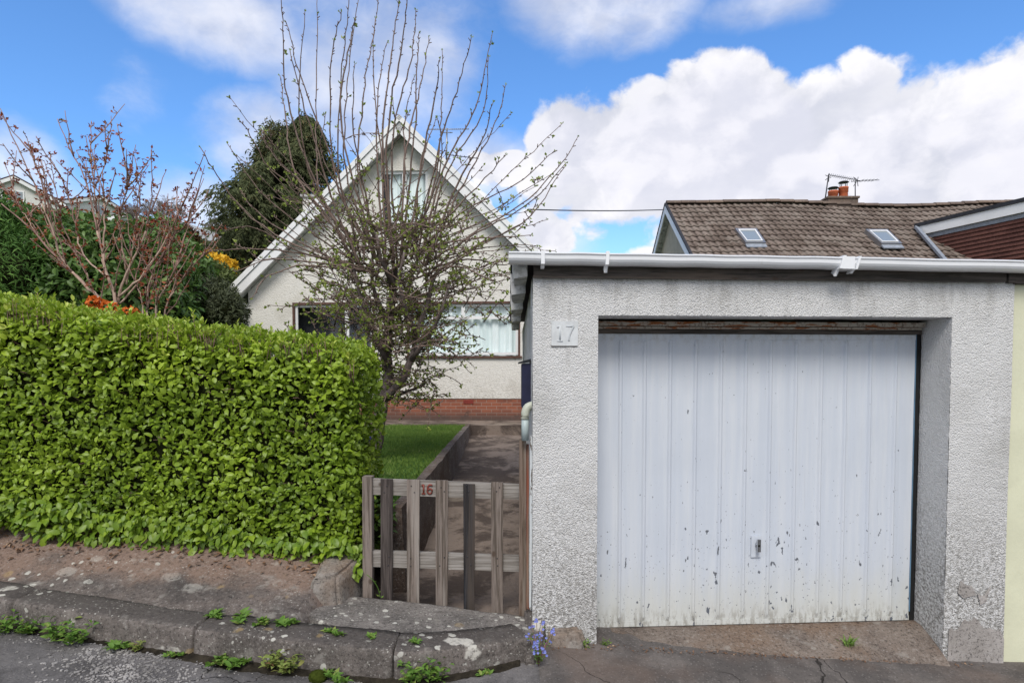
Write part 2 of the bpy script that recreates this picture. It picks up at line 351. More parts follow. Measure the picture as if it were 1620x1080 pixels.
def stone(name, a, b, lich=.5, sc=1.0, brown=None, cracks=0.0, ab=1.0, lthr=.0, vb=False, big=0.0, topd=0.0):
    t = material(name); p = t.pos
    n = t.noise(p, 3*sc, 7, .65, .3); f = t.noise(p, 55*sc, 4, .8); g = t.noise(p, 30*sc, 7, .78)
    c = t.mix(t.mr(n, .35, .65), a, b)
    if brown is not None:
        bf = t.noise(p, 1.7, 4, .6)
        if vb: bf = t.m('ADD', t.m('MULTIPLY', bf, .8), t.mr(t.n('ShaderNodeSeparateXYZ', {0: p}).outputs[1], 3.75, 4.15, -.08, .24))
        c = t.mix(t.mr(bf, .44, .62, 0, .8), c, brown)
    c = t.mix(t.mr(f, .55, .68, 0, .55*ab), c, (.36, .34, .32)); c = t.mix(t.mr(f, .47, .36, 0, .75*ab), c, (.03, .028, .027))
    c = t.mix(t.mr(g, .46, .34, 0, .6), c, tuple(x*.4 for x in a)); c = t.mix(t.mr(t.noise(p, 9*sc, 6, .7), .54, .68, 0, .4), c, (.33, .31, .28))
    if topd:
        nzv = t.n('ShaderNodeSeparateXYZ', {0: t.n('ShaderNodeNewGeometry').outputs['True Normal']}).outputs[2]; c = t.mix(t.m('MULTIPLY', t.m('MULTIPLY', t.mr(nzv, .75, .95), t.mr(n, .30, .55)), topd), c, (.055, .050, .048))
    if lich:
        wv = t.n('ShaderNodeVectorMath', {0: p, 1: t.n('ShaderNodeVectorMath', {0: t.n('ShaderNodeTexNoise', {'Vector': p, 'Scale': 22.0, 'Detail': 3.0}).outputs['Color'], 1: (.045, .045, .045)}, operation='MULTIPLY').outputs[0]}, operation='ADD').outputs[0]
        area = t.mr(t.noise(p, 1.9, 3, .5), .50-lthr, .66-lthr)
        v = t.vor(wv, 13); r_ = t.m('MULTIPLY', t.vor(wv, 13, out='Color') if False else t.noise(p, 6, 1), .42)
        m1 = t.m('MULTIPLY', t.mr(t.m('SUBTRACT', v, r_), .02, -.03), area)
        v2 = t.vor(wv, 42); m2 = t.m('MULTIPLY', t.mr(v2, .22, .14), t.mr(t.noise(p, 4.3, 3, .6), .46-lthr, .62-lthr))
        m_ = t.m('MULTIPLY', t.m('MAXIMUM', m1, t.m('MULTIPLY', m2, .7)), t.mr(g, .25, .5))
        c = t.mix(t.m('MULTIPLY', m_, lich), c, (.50, .49, .44))
        if big:
            b1 = t.m('MULTIPLY', t.m('MULTIPLY', t.mr(t.vor(t.mapping(wv, (.7, 1, 1)), 5.2), .27, .20), t.mr(t.noise(p, 1.3, 2), .46, .54)), t.mr(g, .34, .50)); c = t.mix(t.m('MULTIPLY', b1, big), c, (.52, .50, .45))
        yl = t.m('MULTIPLY', t.mr(t.vor(wv, 4.3), .16, .10), t.mr(t.noise(p, .9, 2), .52, .6))
        c = t.mix(t.m('MULTIPLY', yl, .5*lich), c, (.38, .27, .12))
    t.set(c, .95, t.m('ADD', t.m('MULTIPLY', f, .45), g), .8, .009, .1); return t.mat
M['kerb'] = stone('kerb_concrete', (.095, .084, .076), (.175, .152, .138), .9, 1.0, None, lthr=.05, big=.9, topd=.6)
M['step'] = stone('step_concrete', (.125, .115, .107), (.225, .205, .19), 1.0, 1.0, None, lthr=.15)
M['block'] = stone('worn_block_concrete', (.20, .175, .15), (.27, .25, .23), .6, 1.0, (.2, .14, .10))
M['verge'] = stone('verge_concrete', (.075, .067, .063), (.145, .122, .11), .8, .8, (.225, .155, .12), ab=.8, vb=True, big=.3)
M['gwall'] = stone('low_wall_stone', (.12, .095, .085), (.17, .14, .125), .5, 1.0, (.10, .07, .055))
M['sill'] = stone('threshold_concrete', (.13, .105, .09), (.20, .165, .14), .3, 1.0, (.18, .125, .09))
def asphalt(name, a, b, brown=0.0):
    t = material(name); p = t.pos
    f = t.noise(p, 55, 4, .85); n = t.noise(p, 2.6, 8, .68, .4); g = t.noise(p, 26, 6, .75); v = t.vor(p, 42)
    c = t.mix(t.mr(n, .36, .66), a, b)
    c = t.mix(t.mr(v, .30, .14, 0, .32), c, (.30, .28, .27)); c = t.mix(t.mr(f, .44, .30, 0, .8), c, (.02, .02, .02))
    c = t.mix(t.mr(g, .42, .30, 0, .5), c, (.035, .033, .033))
    if brown: c = t.mix(t.mr(t.noise(p, 1.5, 5, .6), .45, .65, 0, brown), c, (.17, .12, .095))
    wv = t.n('ShaderNodeVectorMath', {0: p, 1: t.n('ShaderNodeVectorMath', {0: t.n('ShaderNodeTexNoise', {'Vector': p, 'Scale': 5.0, 'Detail': 5.0}).outputs['Color'], 1: (.32, .32, .0)}, operation='MULTIPLY').outputs[0]}, operation='ADD').outputs[0]
    ck = t.m('MULTIPLY', t.mr(t.vor(wv, 1.6, 'DISTANCE_TO_EDGE'), .008, .001), t.mr(t.noise(p, .8, 2), .50, .58))
    c = t.mix(t.m('MULTIPLY', ck, .85), c, (.02, .018, .016))
    t.set(c, .93, t.m('SUBTRACT', t.m('ADD', f, g), ck), .8, .012, .12); return t.mat
M['road'] = asphalt('road_asphalt', (.095, .09, .09), (.18, .17, .168))
M['drive'] = asphalt('driveway_asphalt', (.095, .086, .082), (.17, .152, .142), .4)
def path_mat():
    t = material('garden_path_concrete'); p = t.pos
    n = t.noise(p, 1.6, 7, .7, .5); g = t.noise(p, 24, 6, .7)
    c = t.mix(t.mr(n, .43, .57), (.085, .066, .056), (.22, .175, .145)); c = t.mix(t.mr(t.noise(p, .9, 5, .6, .3), .60, .68, 0, .8), c, (.24, .20, .16))
    c = t.mix(t.mr(g, .42, .28, 0, .7), c, (.03, .025, .02)); c = t.mix(t.mr(g, .60, .74, 0, .5), c, (.26, .24, .22))
    t.set(c, .95, g, .7, .012, .1); return t.mat
M['path'] = path_mat()
def soil(name, a, b):
    t = material(name); n = t.noise(t.pos, 9, 7, .7); t.set(t.mix(t.mr(n, .35, .65), a, b), 1, n, .9, .03, .05); return t.mat
M['soil'] = soil('soil', (.06, .04, .03), (.13, .09, .065))
M['turf'] = soil('turf_soil', (.04, .09, .02), (.06, .12, .03))
M['field'] = soil('hillside_grass', (.07, .12, .04), (.10, .16, .05))
def leafmat(name, a, b, c=None, trans=.3, rough=.45, spec=.35, under=None):
    t = material(name); at_ = t.n('ShaderNodeAttribute', attribute_name='rnd').outputs['Fac']
    col = t.mix(at_, a, b)
    if c is not None: col = t.mix(t.mr(at_, .80, .98), col, c)
    col = t.mix(t.mr(t.noise(t.pos, 3.2, 4, .6), .35, .65, 0, .35), col, tuple(x*.6 for x in a))
    t.set(col, rough, None, spec=spec)
    tr = t.n('ShaderNodeBsdfTranslucent', {'Color': col}); mx = t.n('ShaderNodeMixShader', {0: trans, 1: t.bsdf.outputs[0], 2: tr.outputs[0]})
    t.mat.node_tree.links.new(mx.outputs[0], t.out.inputs[0]); return t.mat
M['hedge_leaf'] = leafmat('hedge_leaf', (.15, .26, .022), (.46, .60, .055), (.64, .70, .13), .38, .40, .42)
M['hedge_core'] = plain('hedge_core_shade', (.050, .058, .022), 1, .3, 20, .9, .05, 0, .05)  # dark colour stands in for shade inside the foliage
M['laurel_leaf'] = leafmat('laurel_leaf', (.05, .115, .022), (.17, .28, .06), (.32, .38, .11), .25, .45, .4)
M['conifer_leaf'] = leafmat('conifer_frond', (.06, .078, .036), (.15, .165, .075), (.22, .16, .08), .2, .8, .15)
M['conifer_green'] = leafmat('green_conifer_frond', (.055, .13, .025), (.16, .29, .06), None, .15, .7, .2)
M['apple_leaf'] = leafmat('young_apple_leaf', (.25, .33, .05), (.42, .50, .12), (.52, .56, .2), .4, .5)
M['red_leaf'] = leafmat('reddish_bud', (.34, .07, .035), (.42, .15, .07), (.28, .24, .08), .3, .6)
M['orange_fl'] = leafmat('orange_petal', (.75, .16, .02), (.85, .26, .04), None, .3, .6)
M['yellow_fl'] = leafmat('yellow_petal', (.80, .45, .02), (.85, .58, .05), (.4, .4, .05), .3, .6)
M['blue_fl'] = leafmat('blue_petal', (.22, .27, .75), (.38, .42, .85), None, .3, .6)
M['violet_fl'] = leafmat('violet_petal', (.14, .10, .55), (.22, .17, .7), None, .3, .6)
M['weed'] = leafmat('weed_leaf', (.10, .22, .03), (.20, .33, .06), (.28, .33, .08), .3, .6)
M['weed_y'] = leafmat('yellow_weed_leaf', (.20, .27, .06), (.32, .36, .10), (.30, .16, .08), .3, .6)
M['grass'] = leafmat('grass_blade', (.11, .20, .035), (.22, .33, .07), (.38, .40, .17), .3, .7, .15)
M['dead_leaf'] = leafmat('dead_leaf', (.13, .07, .04), (.27, .16, .10), (.35, .24, .16), .1, .8)
M['grey_shrub'] = leafmat('dusky_shrub_leaf', (.05, .06, .03), (.11, .13, .06), (.18, .21, .09), .2, .7)
M['olive_shrub'] = leafmat('light_shrub_leaf', (.13, .17, .05), (.22, .28, .09), None, .25, .6)
def bark(name, a, b, sc=1.0):
    t = material(name); p = t.pos; n = t.noise(t.mapping(p, (26*sc, 26*sc, 6*sc)), 1, 6, .7, .4)
    at_ = t.n('ShaderNodeAttribute', attribute_name='rnd').outputs['Fac']
    c = t.mix(t.mr(n, .35, .65), a, b); c = t.mix(t.m('MULTIPLY', at_, .5), c, tuple(x*1.5 for x in b))
    t.set(c, .85, n, .7, .01, .2); return t.mat
M['apple_bark'] = bark('apple_bark', (.075, .055, .05), (.16, .13, .12))
M['twig'] = bark('apple_twig_bark', (.10, .065, .052), (.21, .155, .13))
M['pale_bark'] = bark('pale_stem_bark', (.28, .18, .135), (.46, .34, .27))
M['red_twig'] = bark('dusky_stem_bark', (.16, .09, .075), (.34, .22, .18))
M['dark_bark'] = bark('dark_bark', (.05, .035, .025), (.10, .08, .06))
M['far_bark'] = bark('far_tree_bark', (.16, .13, .12), (.26, .22, .20))
def brick(name, c1, c2, mortar, sc=1.0, dirt=.5):
    t = material(name); s = t.n('ShaderNodeSeparateXYZ', {0: t.pos}); v = t.n('ShaderNodeCombineXYZ', {0: s.outputs[0], 1: s.outputs[2], 2: 0.0}).outputs[0]
    b = t.n('ShaderNodeTexBrick', {'Vector': v, 'Color1': (*c1, 1), 'Color2': (*c2, 1), 'Mortar': (*mortar, 1), 'Scale': 1.0, 'Mortar Size': .006, 'Brick Width': .225, 'Row Height': .075, 'Mortar Smooth': .2})
    n = t.noise(t.pos, 5, 6, .7); c = t.mix(t.mr(n, .48, .68, 0, dirt), b.outputs[0], (.09, .055, .045)); c = t.mix(t.mr(s.outputs[2], .95, .66, 0, .85), c, (.085, .07, .062))
    t.set(c, .9, t.m('SUBTRACT', t.m('MULTIPLY', n, .2), b.outputs[1]), .4, .006, .1); return t.mat
M['brick'] = brick('red_brick', (.31, .11, .065), (.22, .08, .052), (.30, .22, .18), 1.0, .75)
def tilemat(name, a, b, c, rows=False):
    t = material(name); p = t.pos; n = t.noise(p, 1.2, 6, .65); f = t.noise(p, 18, 5, .7); v = t.vor(p, 3.2, out='Color')
    col = t.mix(t.mr(n, .4, .65), a, b); col = t.mix(t.mr(f, .55, .72, 0, .7), col, c); col = t.mix(t.mr(f, .42, .3, 0, .6), col, tuple(x*.4 for x in a))
    if rows:
        at_ = t.n('ShaderNodeAttribute', attribute_name='rnd').outputs['Fac']
        col = t.mix(t.mr(at_, .5, .0, 0, .75), col, tuple(x*.35 for x in a))  # troughs darkened: shade between the rolls and collected dirt, both in the colour
        sv = t.n('ShaderNodeVectorMath', {0: p, 1: (.30, .3333, 9.0)}, operation='SNAP').outputs[0]; wn = t.n('ShaderNodeTexWhiteNoise', {'Vector': sv}).outputs['Value']
        col = t.mix(t.mr(wn, .3, 1, 0, .35), col, c); col = t.mix(t.mr(wn, .3, 0, 0, .35), col, tuple(x*.5 for x in a))
    t.set(col, .9, f, .6, .012, .15); return t.mat
M['tile'] = tilemat('brown_concrete_tile', (.15, .115, .095), (.215, .17, .145), (.30, .26, .225), True)
M['tile_ridge'] = tilemat('ridge_tile', (.13, .10, .085), (.19, .14, .11), (.33, .29, .22))
M['hung_tile'] = tilemat('hung_tile', (.09, .040, .033), (.135, .06, .048), (.23, .12, .09))
M['dark_tile'] = tilemat('dark_roof_tile', (.06, .05, .045), (.09, .075, .07), (.15, .13, .12))
M['felt'] = plain('dark_roof_felt', (.035, .037, .045), .8, .2, 8, .3)
M['lead'] = plain('lead_flashing', (.30, .33, .38), .5, .15, 10, .3, .4)
M['terracotta'] = plain('terracotta', (.60, .155, .065), .75, .15, 8, .3)
M['metal_dark'] = plain('dark_metal', (.06, .06, .065), .5, .1, 20, .1, .5, .6)
M['metal_grey'] = plain('aluminium', (.35, .35, .36), .4, .1, 20, .1, .5, .7)
M['chrome'] = plain('chrome', (.55, .56, .58), .25, .1, 20, .05, .5, 1)
M['navy'] = plain('navy_paint', (.022, .024, .065), .55, .15, 12, .2)
M['brown_paint'] = plain('brown_window_surround', (.12, .06, .045), .7, .2, 9, .3)
M['black'] = plain('black_gap', (.012, .012, .012), .9, .1, 20, .1)
M['pipe'] = plain('grey_green_plastic', (.44, .52, .52), .4, .10, 6, .05)
M['pipe_y'] = plain('yellowed_plastic', (.52, .54, .45), .45, .10, 6, .05)
M['number_red'] = plain('dark_red_numeral', (.20, .045, .03), .5, .1, 10, .1)
M['plate_ghost'] = plain('faded_numeral', (.57, .60, .62), .8, .12, 14, .4)
M['plate_white'] = plain('painted_over_plate', (.66, .68, .69), .8, .08, 16, .5)
M['moss'] = plain('moss', (.09, .12, .02), 1, .3, 30, .9, .05, 0, .02)
def glass(name, tint=(.05, .06, .07), alpha=.25):
    t = material(name); t.set(tint, .04, None, spec=.6)
    tr = t.n('ShaderNodeBsdfTransparent', {'Color': (.95, .98, .98, 1)}); lw = t.m('MULTIPLY', t.m('POWER', t.n('ShaderNodeLayerWeight', {'Blend': .5}).outputs['Facing'], 4.0), .6)
    gl = t.n('ShaderNodeBsdfGlossy', {'Color': (1, 1, 1, 1), 'Roughness': .03})
    mx = t.n('ShaderNodeMixShader', {0: t.m('ADD', lw, .05), 1: tr.outputs[0], 2: gl.outputs[0]}); t.mat.node_tree.links.new(mx.outputs[0], t.out.inputs[0]); return t.mat
M['glass'] = glass('window_glass')
def skyglass():
    t = material('skylight_glass'); t.set((.24, .28, .31), .08, None, spec=.8); return t.mat
M['skyglass'] = skyglass()
def curtain():
    t = material('net_curtain'); n = t.noise(t.mapping(t.pos, (12, 12, .4)), 1, 4, .6)
    t.set(t.mix(t.mr(n, .35, .65), (.74, .82, .82), (.90, .94, .94)), .9, None, spec=.1); return t.mat
M['curtain'] = curtain()
M['room'] = plain('dark_room', (.05, .05, .055), .9, .1)
# ------------------------------------------------------------------ ground
def zr(X): return -.052-.08*max(-14, min(14, X))                       # road edge height, street falls to the right
def kerbY(X): return 3.43+.04*(-.65-X)+.032*min(9, (-.65-X)**2) if X < -.65 else 3.43+.46*(X+.65)**1.35 if X < .2 else 3.43
def nz3(x, y, z, s): return mnoise.noise(Vector((x*s, y*s, z*s)))
def zb(X): return -.002-.073*X
def gz(X, Y):
    a = zr(X)-.01; b = zb(X)
    t = min(1, max(0, (Y-3.42)/.55)); return a+(b-a)*t + .004*nz3(X, Y, 0, 3)
def terr(X, Y):
    if Y < 5: return zr(X)-.22
    z = zr(X)*.3+.30
    if Y < 15: return -.25
    h = sm(16, 75, Y)*sm(2, -28, X)*17 + sm(40, 300, Y)*6
    return z+h+.25*nz3(X, Y, 0, .06)*sm(16, 40, Y)
g = lambda a, b, n: list(np.linspace(a, b, n))
XS = [-600, -300, -150]+g(-90, 90, 61)+[150, 300, 600]; YS = [-600, -200, -60, -20, 0, 3, 4.9, 5.1]+g(7, 100, 48)+[150, 220, 300, 450, 700, 1200]
sheet('ground', XS, YS, terr, M['field'], kind='structure')
def roadz(X, Y): return gz(X, Y) if Y > 3.42 else zr(X)-.01+.003*nz3(X, Y, 1, 4)
sheet('road', [-60, -30, -14]+g(-9, 9, 120)+[14, 30, 60], [-9, -3]+g(1, 3.42, 20)+g(3.44, 4.05, 12), roadz, M['road'], kind='structure')
sheet('driveway', g(.16, 5.5, 130), g(3.46, 4.6, 26), lambda X, Y: gz(X, min(Y, 4.0))+.006+.006*nz3(X, Y, 3, 9), M['drive'], kind='structure')
# verge
def verz(X, Y): return zr(X)+.165+max(0, Y-kerbY(X)-.22)*(.30+.10*max(0, -X-1.1))+.008*nz3(X, Y, 0, 2.2)+.004*nz3(X, Y, 0, 9)
VX = g(-9, -1.285, 90)+[-1.2]
V = []; F = []
VN = 16
for i, X in enumerate(VX):
    for j in range(VN):
        Y = kerbY(X)+.18+j/(VN-1)*1.5; V.append((X-(.05*nz3(X, Y, 0, 6) if i >= len(VX)-2 else 0), Y, verz(X, Y)-(.16 if i == len(VX)-1 else 0)))
for i in range(len(VX)-1):
    for j in range(VN-1): a = i*VN+j; F.append((a, a+VN, a+VN+1, a+1))
me = npmesh('verge', V, [np.array(F)]); o = finish('verge', me, M['verge'], smooth=True); o['kind'] = 'structure'
# garden soil, lawn, path
PATHZ = lambda Y: .0+(Y-4.2)*.055
sheet('garden_path', g(-1.35, .25, 18), g(4.16, 12.6, 60), lambda X, Y: PATHZ(Y)+.008*nz3(X, Y, 0, 3), M['path'], kind='structure')
bm = bmesh.new(); box(bm, -7, 2.6, 12.6, 14.6, .3, .655); o = obj('house_path', bm, M['path'], bevel=.01); o['kind'] = 'structure'
sheet('lawn', g(-9, -.895, 30), g(4.75, 12.6, 30), lambda X, Y: .64+.02*nz3(X, Y, 0, 1.2), M['turf'], kind='structure')
def lawn_grass():
    n = 34000; P = np.stack([RS.uniform(-2.7, -.885, n), 4.9+RS.rand(n)**.8*7.7, np.zeros(n)], 1)
    P[:, 2] = [.64+.02*nz3(x, y, 0, 1.2) for x, y in P[:, :2]]
    D = np.stack([RS.normal(0, .35, n), RS.normal(0, .35, n), np.ones(n)], 1); N = rv(n)
    cl = np.clip(np.array([.5+.6*nz3(x, y, 5, 1.6)+.4*nz3(x, y, 9, 5) for x, y in P[:, :2]]), 0, 1)
    L = RS.uniform(.025, .06, n)*(.7+.6*cl)
    o = leaves('lawn_grass', P, D, N, L, .007, M['grass'], simple=True, curl=.3, rnd=np.clip(RS.rand(n)*.6+cl*.4, 0, 1)); tag(o, 'short green lawn grass behind the gate and hedge', 'grass', kind='stuff')
lawn_grass()

# ------------------------------------------------------------------ low garden wall between lawn and path
bm = bmesh.new()
ny = 60
for k in range(ny):
    y0 = 4.75+(12.6-4.75)*k/ny; y1 = 4.75+(12.6-4.75)*(k+1)/ny
    j = lambda a: .012*nz3(a, 2, 1, 3.3)
    hexa(bm, [(-.92, y0, -.05), (-.80+j(y0), y0, -.05), (-.80+j(y1), y1, -.05), (-.92, y1, -.05), (-.92, y0, .685+j(y0)), (-.83+j(y0+9), y0, .68+j(y0+4)), (-.83+j(y1+9), y1, .68+j(y1+4)), (-.92, y1, .685+j(y1))])
bmesh.ops.remove_doubles(bm, verts=bm.verts, dist=.0005)
o = obj('garden_wall', bm, M['gwall'], loc=(-.9, 8, .05)); tag(o, 'low dark stone wall holding up the lawn beside the garden path', 'wall')

# ------------------------------------------------------------------ kerb stones
def kerb_stone(Xa, Xb, label, n=26, gapa=.006, gapb=.006):
    L = Xb-Xa; V = []; F = []
    prof = [(-.0, -.12), (.0, 0), (.006, .05), (.012, .10), (.016, .135), (.025, .153), (.042, .162), (.08, .167), (.12, .169), (.17, .171), (.24, .172), (.24, -.12)]
    for i in range(n+1):
        X = Xa+gapa+(L-gapa-gapb)*i/n
        e = (.006 if i in (0, n) else 0)                      # rounded ends
        tx = (kerbY(X+.02)-kerbY(X-.02))/.04; l = math.hypot(1, tx); nx_, ny_ = -tx/l, 1/l
        for (d, h) in prof:
            dd = d+(e if d < .2 else 0)+.004*nz3(X*1.0, d*3, h*3, 3)+.004*nz3(X, d, h, 27)
            hh = h-(e if h > .1 else 0)+.004*nz3(X, d*2, h+4, 3)+.004*nz3(X, d, h+4, 30)
            V.append((X+nx_*dd, kerbY(X)+ny_*dd, zr(X)+hh))
    k = len(prof)
    for i in range(n):
        for j in range(k-1): a = i*k+j; F.append((a, a+k, a+k+1, a+1))
    bm = bmesh.new(); vs = [bm.verts.new(v) for v in V]
    for f in F: bm.faces.new([vs[q] for q in f])
    bm.faces.new(vs[:k]); bm.faces.new(vs[-k:][::-1])
    o = obj('kerb_stone', bm, M['kerb'], loc=(.5*(Xa+Xb), kerbY(.5*(Xa+Xb))+.1, zr(.5*(Xa+Xb))), smooth=True)
    tag(o, label, 'kerb', 'kerb stones edging the verge'); return o
xs_k = [gp(px, py, zz).x for px, py, zz in ((40, 985, .17), (318, 1005, .17), (622, 1050, .08))]
kerb_stone(-5.6, xs_k[0], 'kerb stone cut by the left edge of the photo with a pale lichen patch')
kerb_stone(xs_k[0], xs_k[1], 'long weathered kerb stone left of centre above the broken road gravel', 90)
kerb_stone(xs_k[1], xs_k[2], 'weathered kerb stone with weeds along its top between hedge and gate', 70)
kerb_stone(xs_k[2], .13, 'curved kerb stone speckled with lichen below the gate step', 60)

# dark soil and moss packed along the foot of the kerb
V = []; F = []; xs_ = g(-4.6, .05, 260); rows_ = 6
for i, X in enumerate(xs_):
    wd = max(.012, .055+.06*nz3(X, 1, 0, 2.3)+.03*nz3(X, 4, 0, 9)+.012*nz3(X, 4, 0, 30))
    for j in range(rows_):
        t = j/(rows_-1); Y = kerbY(X)+.012-wd*t; V.append((X, Y, roadz(X, Y)+(.024*(1-t)**1.6+.006*nz3(X, Y, 2, 28))*(1 if j < rows_-1 else 0)+(.001 if j < rows_-1 else -.004)))
for i in range(len(xs_)-1):
    for j in range(rows_-1): a_ = i*rows_+j; F.append((a_, a_+1, a_+rows_+1, a_+rows_))
o = finish('gutter_soil', npmesh('gutter_soil', V, [np.array(F)]), soil('gutter_soil_mix', (.016, .014, .011), (.045, .038, .028)), smooth=True); tag(o, 'dark soil packed along the foot of the kerb stones', 'soil', kind='stuff')

# ------------------------------------------------------------------ front step: slab with an arc front
def step():
    zs = lambda X: .195-.085*(X+1.05)
    back = [(556, 941), (620, 948), (700, 957), (770, 966), (836, 975)]
    front = [(848, 984), (838, 1000), (800, 1011), (752, 1016), (700, 1017), (640, 1013), (590, 1004), (540, 992), (505, 980), (484, 967), (488, 956), (515, 946)]
    pts = []
    for px, py in back+front:
        z = .16
        for _ in range(4): q = gp(px, py, z); z = zs(q.x)
        pts.append(q)
    C = curve(pts+[pts[0]], 90)[:-1]
    bm = bmesh.new(); rings = []
    ctr = sum(C, Vector())/len(C)
    def ring(s, dz, amp=.004):
        return [bm.verts.new((ctr.x+(p.x-ctr.x)*s, ctr.y+(p.y-ctr.y)*s, zs(ctr.x+(p.x-ctr.x)*s)+dz+amp*nz3(p.x*s, p.y*s, 0, 9)+.006*nz3(p.x*s, p.y*s, 3, 3))) for p in C]
    R_ = [ring(1.0, -.2, 0), ring(1.0, -.012), ring(.985, -.002), ring(.9, 0), ring(.75, 0), ring(.5, 0), ring(.25, 0)]
    for a, b in zip(R_, R_[1:]):
        for i in range(len(a)): j = (i+1) % len(a); bm.faces.new((a[i], a[j], b[j], b[i]))
    bm.faces.new(R_[-1])
    o = obj('front_step', bm, M['step'], loc=(ctr.x, ctr.y, 0), smooth=True)
    tag(o, 'worn concrete doorstep slab with curved front and white lichen spots below the gate', 'step')
step()
def rough_block(name, pts8, mat, label, cat, amp=.012, cuts=5, f=7):
    bm = bmesh.new(); hexa(bm, pts8)
    bmesh.ops.bevel(bm, geom=list(bm.edges), offset=.02, segments=2, affect='EDGES')
    bmesh.ops.subdivide_edges(bm, edges=bm.edges, cuts=cuts, use_grid_fill=True)
    for v in bm.verts:
        c = v.co; v.co = c+Vector((nz3(*c, f), nz3(*(c+Vector((5, 0, 0))), f), nz3(*(c+Vector((0, 5, 0))), f)))*amp
    c = sum((Vector(p) for p in pts8[:4]), Vector())/4
    o = obj(name, bm, mat, loc=c, smooth=True); tag(o, label, cat); return o
# stub wall end holding the verge beside the gate
a = at(492, 950, 3.98); b = at(562, 905, 4.42)
rough_block('concrete_stub', [(-1.33, 3.93, -.05), (-1.10, 4.00, -.05), (-1.02, 4.45, -.05), (-1.33, 4.45, -.05), (-1.285, 3.99, .375), (-1.135, 4.06, .385), (-1.03, 4.45, .45), (-1.30, 4.45, .48)],
            M['block'], 'broken stub of concrete at the foot of the left gate post under the hedge', 'concrete block')
rough_block('concrete_kerb_end', [(.045, 3.66, -.12), (.16, 3.70, -.12), (.235, 4.0, -.12), (.07, 4.12, -.12), (.06, 3.72, .03), (.15, 3.75, .04), (.215, 3.99, .155), (.08, 4.12, .17)],
            M['kerb'], 'rough concrete upstand wedged between the doorstep and the garage corner', 'concrete block')
rough_block('broken_skirting', [(.22, 3.90, -.08), (.49, 3.915, -.08), (.50, 3.99, -.08), (.22, 3.98, -.08), (.235, 3.92, .07), (.43, 3.935, .085), (.44, 3.99, .09), (.235, 3.98, .08)],
            M['block'], 'cracked lump of concrete at the foot of the left garage pier', 'concrete block', .006)
# ------------------------------------------------------------------ garage
GA = .061; GX0 = .13; GY0 = 3.965
def G(u, v, z): return (GX0+u, GY0+GA*u+v, z)       # u along the front, v into the depth
gar = thing('garage', (GX0+1.5, GY0+.1, 0), 'white roughcast flat roofed garage with a white ribbed up and over door', 'garage')
UW = 3.155                                            # front width
UO0, UO1 = .412, 2.735; ZL = 2.062; ZT = 2.30
bm = bmesh.new()
# front wall as a ring of blocks 0.27 deep, rounded a little, then side, back walls
def gridface(bm, pts, nu, nv, amp):
    P = [Vector(p) for p in pts]; vs = [[None]*(nv+1) for _ in range(nu+1)]
    n = (P[1]-P[0]).cross(P[3]-P[0]).normalized()
    for i in range(nu+1):
        for j in range(nv+1):
            s, t = i/nu, j/nv; q = P[0]*(1-s)*(1-t)+P[1]*s*(1-t)+P[2]*s*t+P[3]*(1-s)*t
            d = 0
            if amp: d = amp*(.5*mnoise.noise(q*36)+.6*mnoise.noise(q*70)) + amp*1.2*mnoise.noise(q*2)
            vs[i][j] = bm.verts.new(q+n*d)
    for i in range(nu):
        for j in range(nv): bm.faces.new((vs[i][j], vs[i+1][j], vs[i+1][j+1], vs[i][j+1]))
def rg(x0, x1, z0, z1, v=0, amp=.0038, d=.012): gridface(bm, [G(x0, v, z0), G(x1, v, z0), G(x1, v, z1), G(x0, v, z1)], max(1, int((x1-x0)/d)), max(1, int((z1-z0)/d)), amp)
zlow = -.35
rg(0, UO0, zlow, ZL); rg(UO1, UW, zlow, ZL); rg(0, UW, ZL, ZT)
RV = .275
gridface(bm, [G(UO1, 0, zlow), G(UO1, 0, ZL), G(UO1-.02, RV, ZL), G(UO1-.02, RV, zlow)], 180, 22, .003)      # right jamb
gridface(bm, [G(UO0, RV, zlow), G(UO0, RV, ZL), G(UO0, 0, ZL), G(UO0, 0, zlow)], 60, 6, .002)
gridface(bm, [G(UO0, 0, ZL), G(UO0, RV, ZL), G(UO1, RV, ZL), G(UO1, 0, ZL)], 10, 60, .003)            # lintel soffit
gridface(bm, [G(0, 0, zlow), G(0, 0, ZT), (GX0+.02, 9.0, ZT), (GX0+.02, 9.0, zlow)], 120, 120, .004)
bmesh.ops.remove_doubles(bm, verts=bm.verts, dist=.002)
obj('wall', bm, M['roughcast_white'], gar, smooth=True)
bm = bmesh.new(); hexa(bm, [(GX0+.03, 8.8, zlow), (3.3, 8.8, zlow), (3.3, 9, zlow), (GX0+.03, 9, zlow), (GX0+.03, 8.8, ZT), (3.3, 8.8, ZT), (3.3, 9, ZT), (GX0+.03, 9, ZT)])
hexa(bm, [(3.22, 4.3, zlow), (3.285, 4.3, zlow), (3.285, 8.8, zlow), (3.22, 8.8, zlow), (3.22, 4.3, ZT), (3.285, 4.3, ZT), (3.285, 8.8, ZT), (3.22, 8.8, ZT)])
hexa(bm, [G(.02, RV+.06, ZL+.02), G(UW-.02, RV+.06, ZL+.02), G(UW-.02, RV+.10, ZL+.02), G(.02, RV+.10, ZL+.02), G(.02, RV+.06, ZT), G(UW-.02, RV+.06, ZT), G(UW-.02, RV+.10, ZT), G(.02, RV+.10, ZT)])
obj('rear_wall', bm, M['roughcast_white'], gar)
